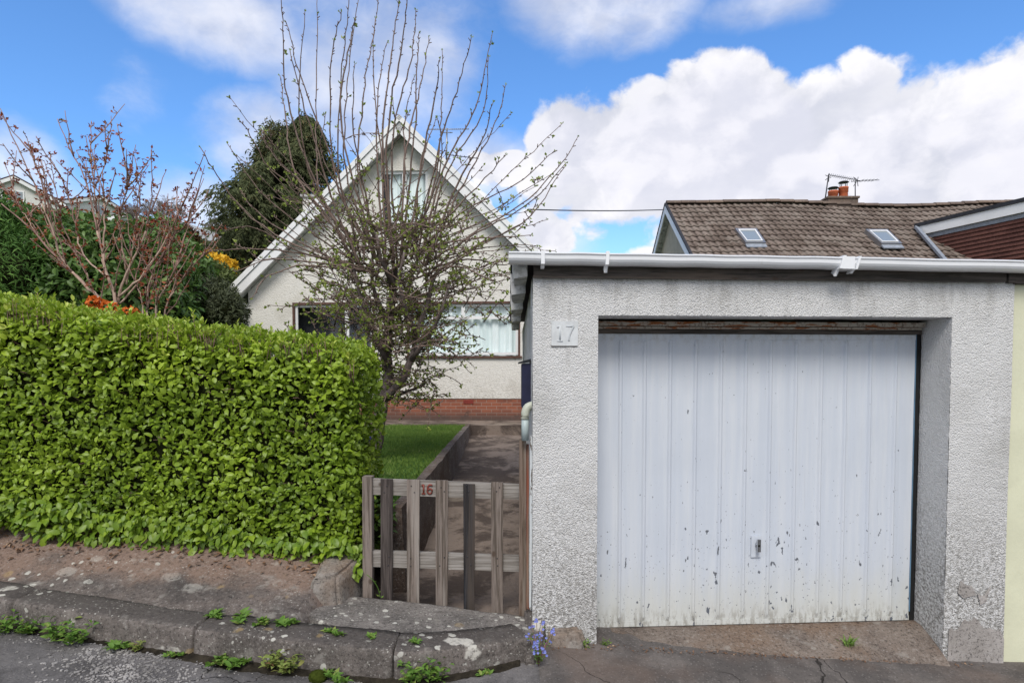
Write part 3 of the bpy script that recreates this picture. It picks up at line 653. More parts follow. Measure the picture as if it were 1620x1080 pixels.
# exposed old render patch low on the right pier
def patch(pts, th, mat, name='bare_render_patch'):
    bm = bmesh.new(); C = pts; prism(bm, [G(u, -.0045, z) for u, z in C], (0, -th, 0)); 
    return obj(name, bm, mat, gar, smooth=False)
random.seed(5)
pt = [(2.757, -.35), (3.153, -.35)]+[(3.153-.011*i, -.045+.095*math.sin(min(1, i/35)*2.7)+.05*nz3(i*.1, 2, 0, 2.3)+.02*nz3(i*.1, 5, 0, 9)) for i in range(36)]
patch(pt, .004, stone('bare_render', (.31, .285, .265), (.44, .41, .39), 0, 1.0), 'bare_render_patch')
patch([(2.82, .25), (2.84, .33), (2.87, .30), (2.92, .29), (2.95, .23), (2.90, .22), (2.86, .21)], .003, bpy.data.materials['bare_render'])
patch([(2.96, .24), (3.0, .22), (3.05, .29), (3.02, .18), (2.98, .16)], .003, bpy.data.materials['bare_render'])
# fascia board under the gutter
bm = bmesh.new()
box(bm, .005, 3.08, -.022, .012, 2.291, 2.40, G); o1 = obj('fascia_board', bm, M['fascia_dark'], gar, bevel=.003)
bm = bmesh.new(); box(bm, 3.09, 3.14, -.03, .012, 2.285, 2.40, G); box(bm, 3.142, 6.5, -.022, .012, 2.28, 2.40, G); obj('fascia_board', bm, M['fascia_dark'], gar, bevel=.003)
bm = bmesh.new(); box(bm, .0, 3.06, -.03, -.0225, 2.288, 2.303, G); obj('timber_strip', bm, M['fascia_dark'], gar)
# roof
bm = bmesh.new(); hexa(bm, [G(-.14, -.05, 2.42), G(6.6, -.05, 2.40), (6.7, 9.2, 2.44), (-.03, 9.2, 2.44), G(-.14, -.05, 2.437), G(6.6, -.05, 2.417), (6.7, 9.2, 2.46), (-.03, 9.2, 2.46)])
obj('roof', bm, M['felt'], gar)
# gutter: square-line profile along the front
def gutter_run(ua, ub, za, zb_, parent, name='gutter'):
    prof = [(a_, .018+b_*.79) for a_, b_ in [(-.03, .085), (-.125, .085), (-.135, .080), (-.135, .072), (-.128, .066), (-.126, .035), (-.118, .018), (-.100, .004), (-.085, 0), (-.045, 0), (-.03, .01)]]
    bm = bmesh.new(); n = 40; rings = []
    for i in range(n+1):
        u = ua+(ub-ua)*i/n; zz = za+(zb_-za)*i/n+.0012*math.sin(i*.9)
        rings.append([bm.verts.new(G(u, y*1.0+.001*math.sin(i*1.3), zz+z)) for y, z in prof])
    for a, b in zip(rings, rings[1:]):
        for i in range(len(a)): bm.faces.new((a[i], a[(i+1) % len(a)], b[(i+1) % len(a)], b[i]))
    bm.faces.new(rings[0]); bm.faces.new(rings[-1][::-1])
    return obj(name, bm, M['gutter'], parent, bevel=0, smooth=False)
gt = gutter_run(-.15, 1.93, 2.345, 2.335, gar)
gt2 = gutter_run(1.93, 6.5, 2.335, 2.300, gar)
def bracket(u, wd, drop, lean=0.0, par=gt, z0=2.343):
    bm = bmesh.new()
    pr = [(-.142, .092), (-.142, .012), (-.105, .008), (-.098, .004-drop*.5), (-.092, -drop), (-.06, -drop*.3), (-.04, -.004), (-.04, .092)]
    pts = [G(u+lean*z*3, y, z0+z) for y, z in pr]
    prism(bm, pts, (wd, GA*wd, 0)); obj('bracket', bm, M['gutter'], par, bevel=.002)
bracket(.045, .022, .006); bracket(.435, .02, .03, .02)
bracket(1.895, .018, .03, .1, gt, 2.335); bracket(1.995, .014, .008, .1, gt2, 2.331)
bm = bmesh.new(); box(bm, 1.915, 1.995, -.1395, -.02, 2.345, 2.421, G); obj('union_clip', bm, M['gutter'], gt2, bevel=.004)
# underside of the cement sheets down the left side
random.seed(3); y = 3.985; k = 0
while y < 9.1:
    L = random.uniform(.4, .7); bm = bmesh.new(); w0 = .118+(.014 if k % 2 else 0)+random.uniform(-.006, .006); dz_ = .035 if k % 2 else .0
    hexa(bm, [(GX0-w0, y, 2.29-dz_), (GX0-.034, y, 2.305-dz_), (GX0-.034, y+L, 2.315-dz_), (GX0-w0+.005, y+L, 2.305-dz_), (GX0-w0-.01, y, 2.405), (GX0-.034, y, 2.41), (GX0-.034, y+L, 2.41), (GX0-w0-.01, y+L, 2.405)])
    obj('soffit_panel', bm, M['soffit'], gar, bevel=.006); y += L+random.uniform(.05, .10); k += 1
# garage door
ZD0, ZD1 = -.052, 1.968
DU0, DU1 = .43, 2.672
dv = RV
bm = bmesh.new()
ribs = [at(px, 760, 4.28) for px in (980, 1018, 1058, 1098, 1138, 1177, 1216, 1256, 1296, 1334, 1373, 1413)]
ru = [(p.x-GX0)*((GY0+RV+GA*(p.x-GX0))/4.28) for p in ribs]
prof = [(DU0, 0)]
for u in ru: prof += [(u-.034, .0), (u-.014, .003), (u-.003, .012), (u+.007, .013), (u+.018, .003), (u+.045, 0)]
prof += [(DU1, 0)]
zs_ = [ZD0+.045]+list(np.linspace(ZD0+.08, ZD1-.07, 24))+[ZD1-.04]
cols = []
for (u, d) in prof:
    col = []
    for j, z in enumerate(zs_):
        dd = d*min(1, j/1.0)*min(1, (len(zs_)-1-j)/1.0)
        q = G(u, dv-dd+.0035*nz3(u*1.0, z*1.0, 0, 2.5), z-.0*u); col.append(bm.verts.new(q))
    cols.append(col)
for a, b in zip(cols, cols[1:]):
    for j in range(len(a)-1): bm.faces.new((a[j], b[j], b[j+1], a[j+1]))
gd = obj('door', bm, M['door'], gar, smooth=False)
for q in ((ZD0+.012, ZD0+.044), (ZD1-.04, ZD1-.004)): bm = bmesh.new(); box(bm, DU0, DU1, dv-.005, dv+.03, q[0], q[1], G); obj('door_rail', bm, M['door'], gd, bevel=.003)
bm = bmesh.new(); box(bm, UO0+.002, DU0+.0, dv+.01, dv+.06, -.1, ZD1, G); box(bm, DU1+.008, UO1-.026, dv-.0, dv+.06, -.1, ZD1+.02, G); box(bm, UO0, UO1-.02, dv+.035, dv+.055, -.12, ZL, G)
obj('door_frame', bm, M['black'], gar)
bm = bmesh.new(); box(bm, DU1+.001, DU1+.008, dv-.002, dv+.03, .02, ZD1, G); obj('door_edge_strip', bm, plain('blue_painted_strip', (.13, .24, .36), .5, .2), gd)
# rusty lintel angles
bm = bmesh.new(); box(bm, UO0+.003, UO1-.03, dv-.055, dv+.0, ZL-.048, ZL-.018, G); box(bm, UO0+.003, UO1-.04, dv-.035, dv+.0, ZL-.066, ZL-.052, G); obj('lintel_angle', bm, M['rust'], gar, bevel=.003)
bm = bmesh.new(); box(bm, UO0+.003, UO1-.03, dv-.02, dv+.02, ZL-.096, ZL-.068, G); obj('lintel_angle', bm, M['fascia_dark'], gar, bevel=.003)
# handle
hp = at(1198, 862, 4.31); hu = hp.x-GX0; hz = hp.z
bm = bmesh.new(); box(bm, hu-.036, hu+.034, dv-.010, dv-.004, hz-.088, hz+.06, G); hb = obj('handle_plate', bm, M['door'], gd, bevel=.003)
T_ = Tubes(); c0 = Vector(G(hu+.006, dv-.004, hz)); T_.add([c0, c0+Vector((0, -.022, 0))], [.017, .015], 16); T_.build('lock_barrel', M['chrome'], hb)
bm = bmesh.new(); box(bm, hu-.006, hu+.017, dv-.048, dv-.030, hz-.042, hz+.044, G); ho = obj('handle', bm, M['chrome'], hb, bevel=.006, seg=3)
bm = bmesh.new(); box(bm, hu-.003, hu+.011, dv-.050, dv-.0485, hz-.006, hz+.008, G); obj('keyhole', bm, M['black'], hb)
# threshold
V = []; F = []; nu_, nv_ = 70, 8
for i in range(nu_+1):
    for j in range(nv_+1):
        u = UO0+.003+(UO1-UO0-.01)*i/nu_; v = -.13+(.45)*j/nv_
        zf = gz(GX0+u, 3.9)-.02+.0; zt = -.046
        t = sm(-.13, .27, v); t = min(1, max(0, (v+.13)/.35))
        z = zf+(zt-zf)*t**.8+.006*nz3(u, v, 0, 8)
        if j == 0: z -= .03
        V.append(G(u, v, z))
for i in range(nu_):
    for j in range(nv_): a = i*(nv_+1)+j; F.append((a, a+nv_+1, a+nv_+2, a+1))
me = npmesh('threshold', V, [np.array(F)]); finish('threshold', me, M['sill'], gar, smooth=True)
# number plate patch with ghost of a 17
pc = at(893, 528, 3.99)
bm = bmesh.new(); u0 = at(872, 528, 3.99).x-GX0; u1 = at(914, 528, 3.99).x-GX0; z1 = at(893, 508, 3.99).z; z0 = at(893, 547, 3.99).z
box(bm, u0, u1, -.0065, -.001, z0, z1, G); npl = obj('number_plate', bm, M['plate_white'], gar, bevel=.002)
bm = bmesh.new(); box(bm, u0-.002, u1-.003, -.0065, -.002, z0-.005, z0-.001, G); obj('plate_edge', bm, M['fascia_dark'], npl)
GHOST = (npl, (u0+u1)/2, (z0+z1)/2)
T_ = Tubes()
for px, ya, yb in ((883, 548, 585), (884, 560, 590), (896.5, 548, 568), (893, 546, 560)):
    T_.add([at(px+random.uniform(-.8, .8), ya+(yb-ya)*i/8, 3.998-.002) for i in range(9)], [.0035]+[.0025]*6+[.002, .001], 5)
T_.build('drip_stain', M['metal_dark'], npl)
# navy box and downpipe on the side wall
bm = bmesh.new(); zt = at(835, 575, 4.45).z; zb0 = at(835, 640, 4.45).z
box(bm, .068, .142, 4.42, 4.75, zb0-.02, zt); nb = obj('wall_box', bm, M['navy'], loc=(.1, 4.6, zb0), bevel=.003); tag(nb, 'narrow navy blue box with a slanting lid fixed to the garage side wall', 'wall box')
bm = bmesh.new(); hexa(bm, [(.045, 4.40, zt+.002), (.14, 4.40, zt+.018), (.14, 4.77, zt+.018), (.045, 4.77, zt+.002), (.045, 4.40, zt+.010), (.14, 4.40, zt+.035), (.14, 4.77, zt+.035), (.045, 4.77, zt+.010)])
obj('lid', bm, M['felt'], nb)
dp = thing('downpipe', (.085, 4.10, 1.25), 'short grey plastic waste pipe bending down from the garage corner above the gate post', 'pipe')
T_ = Tubes(); pth = curve([(.175, 4.13, 1.492), (.135, 4.12, 1.49), (.10, 4.11, 1.475), (.086, 4.10, 1.44), (.085, 4.10, 1.40)], 14); T_.add(pth, .027, 14); T_.build('elbow', M['pipe_y'], dp)
T_ = Tubes(); T_.add([(.085, 4.10, 1.41), (.085, 4.10, 1.262)], .024, 14); T_.build('pipe', M['pipe'], dp)
T_ = Tubes(); T_.add([(.15, 4.125, 1.475), (.15, 4.125, 1.515)], .012, 8); T_.build('clip', M['pipe_y'], dp)
# neighbour's cream wall, right
cw = thing('neighbour_garage', (4.9, 4.2, -.3), 'pale cream rendered garage wall cut by the right edge of the photo', 'garage')
bm = bmesh.new(); hexa(bm, [G(UW+.004, .018, -.6), G(6.4, .018, -.9), G(6.4, 1.2, -.9), G(UW+.004, 1.2, -.6), G(UW+.004, .018, 2.278), G(6.4, .018, 2.278), G(6.4, 1.2, 2.278), G(UW+.004, 1.2, 2.278)])
obj('wall', bm, M['cream_wall'], cw)

# ------------------------------------------------------------------ gate
YG = 4.30
gate = thing('garden_gate', tuple(at(700, 960, YG)), 'weathered grey wooden picket gate numbered 16 beside the garage', 'gate')
def bar(pts4, y0, y1, mat, name, par, bevel=.004, jit=.0015):
    """pts4: pixel corners (lb, rb, rt, lt) at depth y0; real board from y0 to y1"""
    P = [at(px, py, y0) for px, py in pts4]
    bm = bmesh.new(); n = 10; rings = []
    vert = abs(pts4[3][1]-pts4[0][1]) > abs(pts4[1][0]-pts4[0][0])
    for i in range(n+1):
        t = i/n
        if vert: a = P[0].lerp(P[3], t); b = P[1].lerp(P[2], t)
        else: a = P[0].lerp(P[1], t); b = P[3].lerp(P[2], t)
        j1 = jit*mnoise.noise(a*9); j2 = jit*mnoise.noise(b*9+Vector((3, 3, 3)))
        a = a+(Vector((j1, 0, 0)) if vert else Vector((0, 0, j1))); b = b+(Vector((j2, 0, 0)) if vert else Vector((0, 0, j2)))
        rings.append([bm.verts.new(q) for q in (a, b, b+Vector((0, y1-y0, 0)), a+Vector((0, y1-y0, 0)))])
    for r0, r1 in zip(rings, rings[1:]):
        for k in range(4): bm.faces.new((r0[k], r0[(k+1) % 4], r1[(k+1) % 4], r1[k]))
    bm.faces.new(rings[0][::-1]); bm.faces.new(rings[-1])
    return obj(name, bm, mat, par, bevel=bevel)
tr_ = bar([(589, 782), (821, 790), (821, 766), (589, 757)], YG, YG+.035, M['wood_grey_rail'], 'rail', gate)
bar([(589, 896), (821, 904), (821, 879), (589, 871)], YG, YG+.035, M['wood_grey_rail'], 'rail', gate)
for (x0, x1, top, mt) in ((602, 621, 758, 'wood_dark'), (643.5, 663.5, 759, 'wood_grey'), (689, 708.5, 760, 'wood_grey'), (733, 751, 766, 'wood_black'), (777, 796, 763, 'wood_grey')):
    bar([(x0+.5, 985), (x1-.5, 985), (x1, top), (x0, top-.6)], YG-.022, YG-.001, M[mt], 'picket', gate)
bar([(574, 985), (588.5, 985), (588.5, 754), (573, 754)], YG-.024, YG+.045, M['wood_grey'], 'stile', gate)
def digit(strokes, c, h, r, mat, par, flip=0):
    T_ = Tubes()
    for st_ in strokes:
        pts = curve([c+Vector((x*h, 0, z*h)) for x, z in st_], 18) if len(st_) > 2 else [c+Vector((x*h, 0, z*h)) for x, z in st_]
        T_.add(pts, r, 8)
    return T_.build('numeral', mat, par)
one = [[(-.18, .36), (.0, .48)], [(.0, .48), (.0, -.46)], [(-.17, -.47), (.17, -.47)]]
six = [[(.24, .36), (.10, .47), (-.08, .42), (-.20, .2), (-.25, -.08), (-.22, -.32), (-.06, -.47), (.12, -.44), (.24, -.28), (.22, -.06), (.08, .05), (-.10, .02), (-.21, -.12)]]
seven = [[(-.24, .45), (.25, .45)], [(.25, .45), (.08, .1), (-.02, -.18), (-.06, -.47)]]
npl, uc_, zc_ = GHOST; digit(one, Vector(G(uc_-.03, -.0035, zc_)), .10, .0075, M['plate_ghost'], npl); digit(seven, Vector(G(uc_+.032, -.0035, zc_)), .10, .0075, M['plate_ghost'], npl)
digit(one, at(670.2, 773.5, YG-.003), .066, .0062, M['number_red'], gate); digit(six, at(679.8, 773.5, YG-.003), .066, .0062, M['number_red'], gate)
for (xc, yy) in [(x_, y_) for x_ in (611.5, 653.5, 699, 742, 786.5) for y_ in (769, 777, 882, 894)]:
    q = at(xc+random.uniform(-4, 4), yy+random.uniform(-2, 2), YG-.022); T_ = Tubes(); T_.add([q, q+Vector((0, -.0035, 0))], .0042, 7); T_.build('nail', M['metal_dark'], gate)
gpst = thing('gate_post', (.075, 4.2, .1), 'weathered gate post with red paint traces under the plastic pipe', 'gate post')
bar([(821, 985), (832, 985), (832.5, 696), (821.5, 696)], 4.14, 4.24, M['wood_brown'], 'post', gpst)
bar([(832.6, 985), (836.5, 985), (837, 704), (833, 704)], 4.15, 4.23, M['wood_red'], 'red_batten', gpst, .002)
bar([(837.2, 968), (840.2, 968), (844.2, 690), (838.5, 690)], 4.10, 4.13, M['peeling'], 'white_batten', gpst, .002)
lp = thing('gate_post', (-1.08, 4.38, .2), 'brown timber post half hidden by the hedge left of the gate', 'gate post')
bar([(562, 960), (570.5, 960), (570.5, 882), (562, 882)], 4.36, 4.46, M['wood_brown'], 'post', lp)
# ------------------------------------------------------------------ house with the gable
HA = at(632, 206, 14.0); HX = HA.x; HY = 14.0; HS = -.055
def H(u, v, z): return (HX+u, HY+HS*u+v, z)
def hu_(px, py, v=0):       # pixel on the gable plane -> (u, z)
    d = ray(px, py); t = (HY+v-HS*HX)/(d.y-HS*d.x); q = Vector((0, 0, EYE))+d*t; return q.x-HX, q.z
hs = thing('gabled_house', (HX, HY, .6), 'cream rendered house with a steep white edged gable behind the bare tree', 'house')
apu, apz = hu_(632, 182, -.28); eu, ez = hu_(380, 437, -.28); k_ = (apz-ez)/(apu-eu)
eu2, ez2 = hu_(855, 400, -.28); k2 = (apz-ez2)/(eu2-apu)
RW = 3.98                                                    # half width to the eaves edge
ztop = lambda u: apz-.36-(k_*(apu-u) if u < apu else k2*(u-apu))
UL = hu_(393, 480)[0]; UR = 3.55
wins = {}
def rect(px0, py0, px1, py1):
    u0, z1 = hu_(px0, (py0)); u1, z0 = hu_(px1, py1); return (u0, u1, z0, z1)
wr = rect(645, 479, 821.5, 563); wl = rect(464, 479, 592, 563); wu = rect(600, 270.5, 677, 350)
wr = (wr[0], wr[1], wr[2], wr[3]); wl = (wl[0], wl[1], wr[2], wr[3])
ZP = hu_(700, 630)[1]
def gable(bm, holes, z0, rec=.10):
    xs = sorted(set([UL, UR, apu]+[h[0] for h in holes]+[h[1] for h in holes]+list(np.arange(UL+.4, UR, .5))))
    for a, b in zip(xs, xs[1:]):
        hs_ = sorted([h for h in holes if h[0] <= a+1e-6 and h[1] >= b-1e-6], key=lambda h: h[2]); zc = z0
        for h in hs_+[None]:
            za, zb_ = (h[2], h[2]) if h else (ztop(a), ztop(b))
            bm.faces.new([bm.verts.new(H(*q)) for q in ((a, 0, zc), (b, 0, zc), (b, 0, zb_), (a, 0, za))])
            if h: zc = h[3]
    for (a, b, c, d) in holes:
        for q in (((a, c), (a, d)), ((b, d), (b, c)), ((a, d), (b, d)), ((b, c), (a, c))):
            (p, r), (s, t_) = q; bm.faces.new([bm.verts.new(H(*x)) for x in ((p, 0, r), (s, 0, t_), (s, rec, t_), (p, rec, r))])
bm = bmesh.new(); gable(bm, [wr, wl, wu], ZP)
hexa(bm, [H(UL, .001, .3), H(UL+.2, .001, .3), H(UL+.2, 9, .3), H(UL, 9, .3), H(UL, .001, ztop(UL)), H(UL+.2, .001, ztop(UL)), H(UL+.2, 9, ztop(UL)), H(UL, 9, ztop(UL))])
hexa(bm, [H(UR-.2, .001, .3), H(UR, .001, .3), H(UR, 9, .3), H(UR-.2, 9, .3), H(UR-.2, .001, ztop(UR)), H(UR, .001, ztop(UR)), H(UR, 9, ztop(UR)), H(UR-.2, 9, ztop(UR))])
obj('wall', bm, M['house_render'], hs)
bm = bmesh.new(); box(bm, UL-.0, UR, .015, .2, .4, ZP-.004, H); pl = obj('plinth', bm, M['brick'], hs)
bm = bmesh.new(); u, z = hu_(741, 635)
for i in range(5): box(bm, u-.11, u+.11, .002, .0145, z-.045+i*.018, z-.045+i*.018+.012, H)
obj('air_brick', bm, plain('air_brick_terracotta', (.34, .06, .045), .8), hs)
# roof slabs, bargeboards
def slab(u0, z0, u1, z1, v0, v1, th, mat, name, par):
    bm = bmesh.new(); d = Vector((u1-u0, 0, z1-z0)).normalized(); nn = Vector((-d.z, 0, d.x))
    if nn.z < 0: nn = -nn
    a = (u0, z0); b = (u1, z1); a2 = (u0-nn.x*th, z0-nn.z*th); b2 = (u1-nn.x*th, z1-nn.z*th)
    hexa(bm, [H(a2[0], v0, a2[1]), H(b2[0], v0, b2[1]), H(b2[0], v1, b2[1]), H(a2[0], v1, a2[1]), H(a[0], v0, a[1]), H(b[0], v0, b[1]), H(b[0], v1, b[1]), H(a[0], v1, a[1])])
    return obj(name, bm, mat, par, bevel=.004)
zl = apz-k_*RW; zr_ = apz-k2*RW
roof = slab(apu-RW, zl-.02, apu, apz-.02, -.22, 9.3, .10, M['dark_tile'], 'roof', hs); 
slab(apu, apz-.02, apu+RW, zr_-.02, -.22, 9.3, .10, M['dark_tile'], 'roof', hs)
for s, zz in ((-1, zl), (1, zr_)):
    ue = apu+s*RW
    A = (ue, zz, apu, apz) if s < 0 else (apu, apz, ue, zz)
    slab(A[0], A[1], A[2], A[3], -.33, -.21, .10, M['upvc'], 'verge_trim', hs)
    slab(A[0], A[1]-.15, A[2], A[3]-.15, -.30, -.24, .17, M['upvc'], 'bargeboard', hs)
    slab(A[0], A[1]-.32, A[2], A[3]-.32, -.24, .03, .02, M['old_white'], 'soffit', hs)
bm = bmesh.new(); box(bm, apu-RW-.02, apu-RW+.48, -.32, .0, zl-.42, zl-.15, H); obj('eaves_box', bm, M['upvc'], hs, bevel=.01)
bm = bmesh.new(); box(bm, apu-RW-.14, apu-RW-.03, -.2, 9, zl-.28, zl-.17, H); obj('gutter', bm, M['upvc'], hs, bevel=.02)
T_ = Tubes(); T_.add([Vector(H(apu-RW+.03, .0, zl-.35)), Vector(H(UL-.06, .12, zl-.62)), Vector(H(UL-.06, .12, .6))], .035, 8); T_.build('rainwater_pipe', M['upvc'], hs)
def window(r, mull, trans, par, brown=True, open_=False, curt=True, curtdark=False):
    a, b, c, d = r; fw = .055; v0 = .045
    W_ = None
    bm = bmesh.new()
    if brown:
        for q in ((a-.02, a+.025, c-.01, d+.02), (b-.025, b+.02, c-.01, d+.02), (a+.026, b-.026, d-.025, d+.02)): box(bm, q[0], q[1], -.012, .05, q[2], q[3], H)
        o_ = .026
    else: o_ = .0; 
    bm2 = bmesh.new(); a2, b2, c2, d2 = a+o_, b-o_, c+o_, d-o_
    box(bm2, a2, a2+fw, v0, v0+.06, c2, d2, H); box(bm2, b2-fw, b2, v0, v0+.06, c2, d2, H)
    box(bm2, a2+fw, b2-fw, v0, v0+.06, c2, c2+fw, H); box(bm2, a2+fw, b2-fw, v0, v0+.06, d2-fw, d2, H)
    cells = [(a2+fw, b2-fw, c2+fw, d2-fw)]
    xsn = [a2+fw]+[m for m in mull]+[b2-fw]
    if trans:
        box(bm2, a2+fw, b2-fw, v0+.002, v0+.058, trans-.035, trans+.035, H); cells = [(a2+fw, b2-fw, c2+fw, trans-.035)]
        for m in mull: box(bm2, m-.04, m+.04, v0+.001, v0+.059, trans+.036, d2-fw-.001, H)
        cells += [(p+(.04 if i else 0), q-(.04 if i < len(mull) else 0), trans+.035, d2-fw) for i, (p, q) in enumerate(zip(xsn, xsn[1:]))]
        m = mull[0]; 
    else:
        for m in mull: box(bm2, m-.045, m+.045, v0+.001, v0+.059, c2+fw+.001, d2-fw-.001, H)
        cells = [(p+(.045 if i else 0), q-(.045 if i < len(mull) else 0), c2+fw, d2-fw) for i, (p, q) in enumerate(zip(xsn, xsn[1:]))]
    wo = obj('window', bm2, M['upvc'], par, bevel=.006)
    if brown: obj('surround', bm, M['brown_paint'], wo)
    else: bm.free()
    bm = bmesh.new()
    for (p, q, r0, r1) in cells:
        f = bm.faces.new([bm.verts.new(H(x, v0+.03, z)) for x, z in ((p, r0), (q, r0), (q, r1), (p, r1))])
    obj('pane', bm, M['glass'], wo)
    bm = bmesh.new(); box(bm, a-.06, b+.06, -.05, .08, c-.045, c-.0, H); obj('sill', bm, M['brown_paint'] if brown else M['upvc'], wo, bevel=.005)
    bm = bmesh.new(); box(bm, a-.1, b+.1, .5, .54, c-.1, d+.1, H); box(bm, a-.1, a-.06, .12, .5, c-.1, d+.1, H); box(bm, b+.06, b+.1, .12, .5, c-.1, d+.1, H); obj('room_back', bm, M['room'], wo)
    if curt:
        V = []; F = []; n = int((b-a)*70); lo, hi = (curt if isinstance(curt, tuple) else (a, b))
        for i in range(n+1):
            u = lo+(hi-lo)*i/n; vv = .165+.03*math.sin(u*26+1.3*math.sin(u*7))+.012*math.sin(u*61)
            V += [H(u, vv, c+.01), H(u, vv*.9+.02, d)]
        F = [(2*i, 2*i+2, 2*i+3, 2*i+1) for i in range(n)]
        finish('curtain', npmesh('curtain', V, [np.array(F)]), M['curtain'], wo, smooth=True)
    return wo
m1 = hu_(732.5, 490)[0]; t1 = hu_(740, 502)[1]
window(wr, [m1], t1, hs)
window(wl, [hu_(548, 500)[0]], None, hs, curt=False)
window(wu, [hu_(639, 300)[0]], None, hs, brown=False, curt=(hu_(615, 300)[0], hu_(676, 300)[0]))
# tv aerial on a pole behind the ridge, and the small far chimney left
def aerial(par, base, top, el_, mat, name='tv_aerial'):
    T_ = Tubes(); T_.add([base, top], .022, 6); o_ = T_.build(name, mat, par); T_ = Tubes()
    for (a, b, n, ln, tilt) in el_:
        T_.add([a, b], .012, 5)
        for i in range(n):
            q = a.lerp(b, (i+.5)/n); dv_ = Vector((0, ln, 0)) if tilt == 'y' else Vector(tilt)*ln; T_.add([q-dv_, q+dv_], .007, 4)
    T_.build('elements', mat, o_); return o_
YA = 17.5
aerial(hs, at(706, 262, YA), at(707, 203, YA), [(at(677, 205, YA), at(742, 204.5, YA), 20, .14, (.1, .3, .25)), (at(697, 210, YA), at(716, 210, YA), 3, .1, (0, 1, .2))], M['metal_grey'])
aerial(hs, at(706.5, 270, YA+.3), at(706.5, 240, YA+.3), [(at(708, 245, YA), at(757, 251, YA), 8, .16, (0, 1, .1))], M['metal_dark'])
bm = bmesh.new(); a = at(479, 330, 20); b = at(503, 311, 20); box(bm, a.x, b.x, 20, 20.8, 4.5, b.z-.02); hc = obj('chimney', bm, M['house_render'], hs)
bm = bmesh.new(); box(bm, a.x-.06, b.x+.06, 19.94, 20.86, b.z-.019, b.z+.06); obj('chimney_cap', bm, M['old_white'], hc)
# overhead cable
ca = at(836, 332.5, 16.5); cb = at(1054, 332.5, 22.0)
T_ = Tubes(); T_.add([ca.lerp(cb, t/16)+Vector((0, 0, -.04*4*(t/16)*(1-t/16)+.02)) for t in range(17)], .016, 5); cbo = T_.build('overhead_cable', M['metal_dark'], loc=ca); tag(cbo, 'thin black overhead cable crossing the sky between the two houses', 'cable')

# ------------------------------------------------------------------ neighbouring house, tiled roof
NR = at(1055, 322, 20.0); NX = NR.x; NZ = NR.z; SL = .725
nb = thing('neighbour_house', (NX+5, 17, .3), 'long brown tiled house roof with two skylights beyond the garage', 'house')
XE = 19.5; YE = 15.0; zro = lambda Y: NZ-SL*abs(20-Y)
bm = bmesh.new()
px_ = .205; nrow = 18; rows = [20-(20-YE)*i/nrow for i in range(nrow+1)]
xs = np.arange(NX-.02, XE, .0293); ph = (xs-NX)/px_*2*math.pi
wav = .026*(np.maximum(np.sin(ph), -.35)) + .007*np.sin(2*ph)
V = []; F = []; nxx = len(xs)
for r in range(nrow):
    ya, yb = rows[r], rows[r+1]; off = .0
    for (Y, dz) in ((ya-.0, .0), (yb-.03, .050), (yb-.03, .020), (yb+.06, .0)):
        sag = -.10*np.exp(-((xs-12)/3.0)**2)+.03*np.sin(xs*.9+.4)
        z = zro(Y)+dz+wav+.006*RS.normal(size=nxx)*0+sag+np.array([.008*nz3(x, Y, 2, 2.5) for x in xs])
        V += list(zip(xs, [Y]*nxx, z))
V = np.array(V); i = np.arange(nxx-1)
for r in range(nrow):
    for k in range(3): a = (4*r+k)*nxx; b = a+nxx; F.append(np.stack([a+i, b+i, b+i+1, a+i+1], -1))
rf = finish('roof', npmesh('roof', V, [np.concatenate(F)], {'rnd': np.tile((wav+.012)/.036, 4*nrow)}), M['tile'], nb)
bm = bmesh.new(); hexa(bm, [(NX, 20, NZ-.12), (XE, 20, NZ-.12), (XE, 25, zro(25)-.12), (NX, 25, zro(25)-.12), (NX, 20, NZ), (XE, 20, NZ), (XE, 25, zro(25)), (NX, 25, zro(25))])
hexa(bm, [(NX+.02, YE, zro(YE)-.34), (XE, YE, zro(YE)-.34), (XE, 20, NZ-.34), (NX+.02, 20, NZ-.34), (NX+.02, YE, zro(YE)-.24), (XE, YE, zro(YE)-.24), (XE, 20, NZ-.24), (NX+.02, 20, NZ-.24)])
obj('rear_slope', bm, M['dark_tile'], nb)
bm = bmesh.new(); x = NX-.02; k = 0
while x < XE:
    L = .44; pr = [(.15*math.cos(t), .105*math.sin(t)) for t in np.linspace(0, math.pi, 8)]; dz = .03*math.sin(x*.9+.4)-.10*math.exp(-((x-12)/3.0)**2)+random.uniform(-.008, .008)
    prism(bm, [(x, 20+p, NZ+.015+q+dz) for p, q in pr], (L-.012, 0, .004)); x += L
obj('ridge_tiles', bm, M['tile_ridge'], nb)
for s, Y1 in ((-1, YE-.1), (1, 25.1)):
    bm = bmesh.new(); y0, z0 = 20, NZ-.03; y1, z1 = Y1, zro(Y1)-.03
    hexa(bm, [(NX-.06, y0, z0-.26), (NX-.025, y0, z0-.26), (NX-.025, y1, z1-.26), (NX-.06, y1, z1-.26), (NX-.06, y0, z0), (NX-.025, y0, z0), (NX-.025, y1, z1), (NX-.06, y1, z1)]); obj('bargeboard', bm, M['upvc'], nb)
    bm = bmesh.new(); hexa(bm, [(NX-.024, y0, z0-.26), (NX+.16, y0, z0-.26), (NX+.16, y1, z1-.26), (NX-.024, y1, z1-.26), (NX-.024, y0, z0-.23), (NX+.16, y0, z0-.23), (NX+.16, y1, z1-.23), (NX-.024, y1, z1-.23)]); obj('soffit', bm, M['old_white'], nb)
    bm = bmesh.new(); hexa(bm, [(NX-.075, y0, z0+.001), (NX-.0, y0, z0+.001), (NX-.0, y1, z1+.001), (NX-.075, y1, z1+.001), (NX-.075, y0, z0+.05), (NX-.0, y0, z0+.05), (NX-.0, y1, z1+.05), (NX-.075, y1, z1+.05)]); obj('verge', bm, M['felt'], nb)
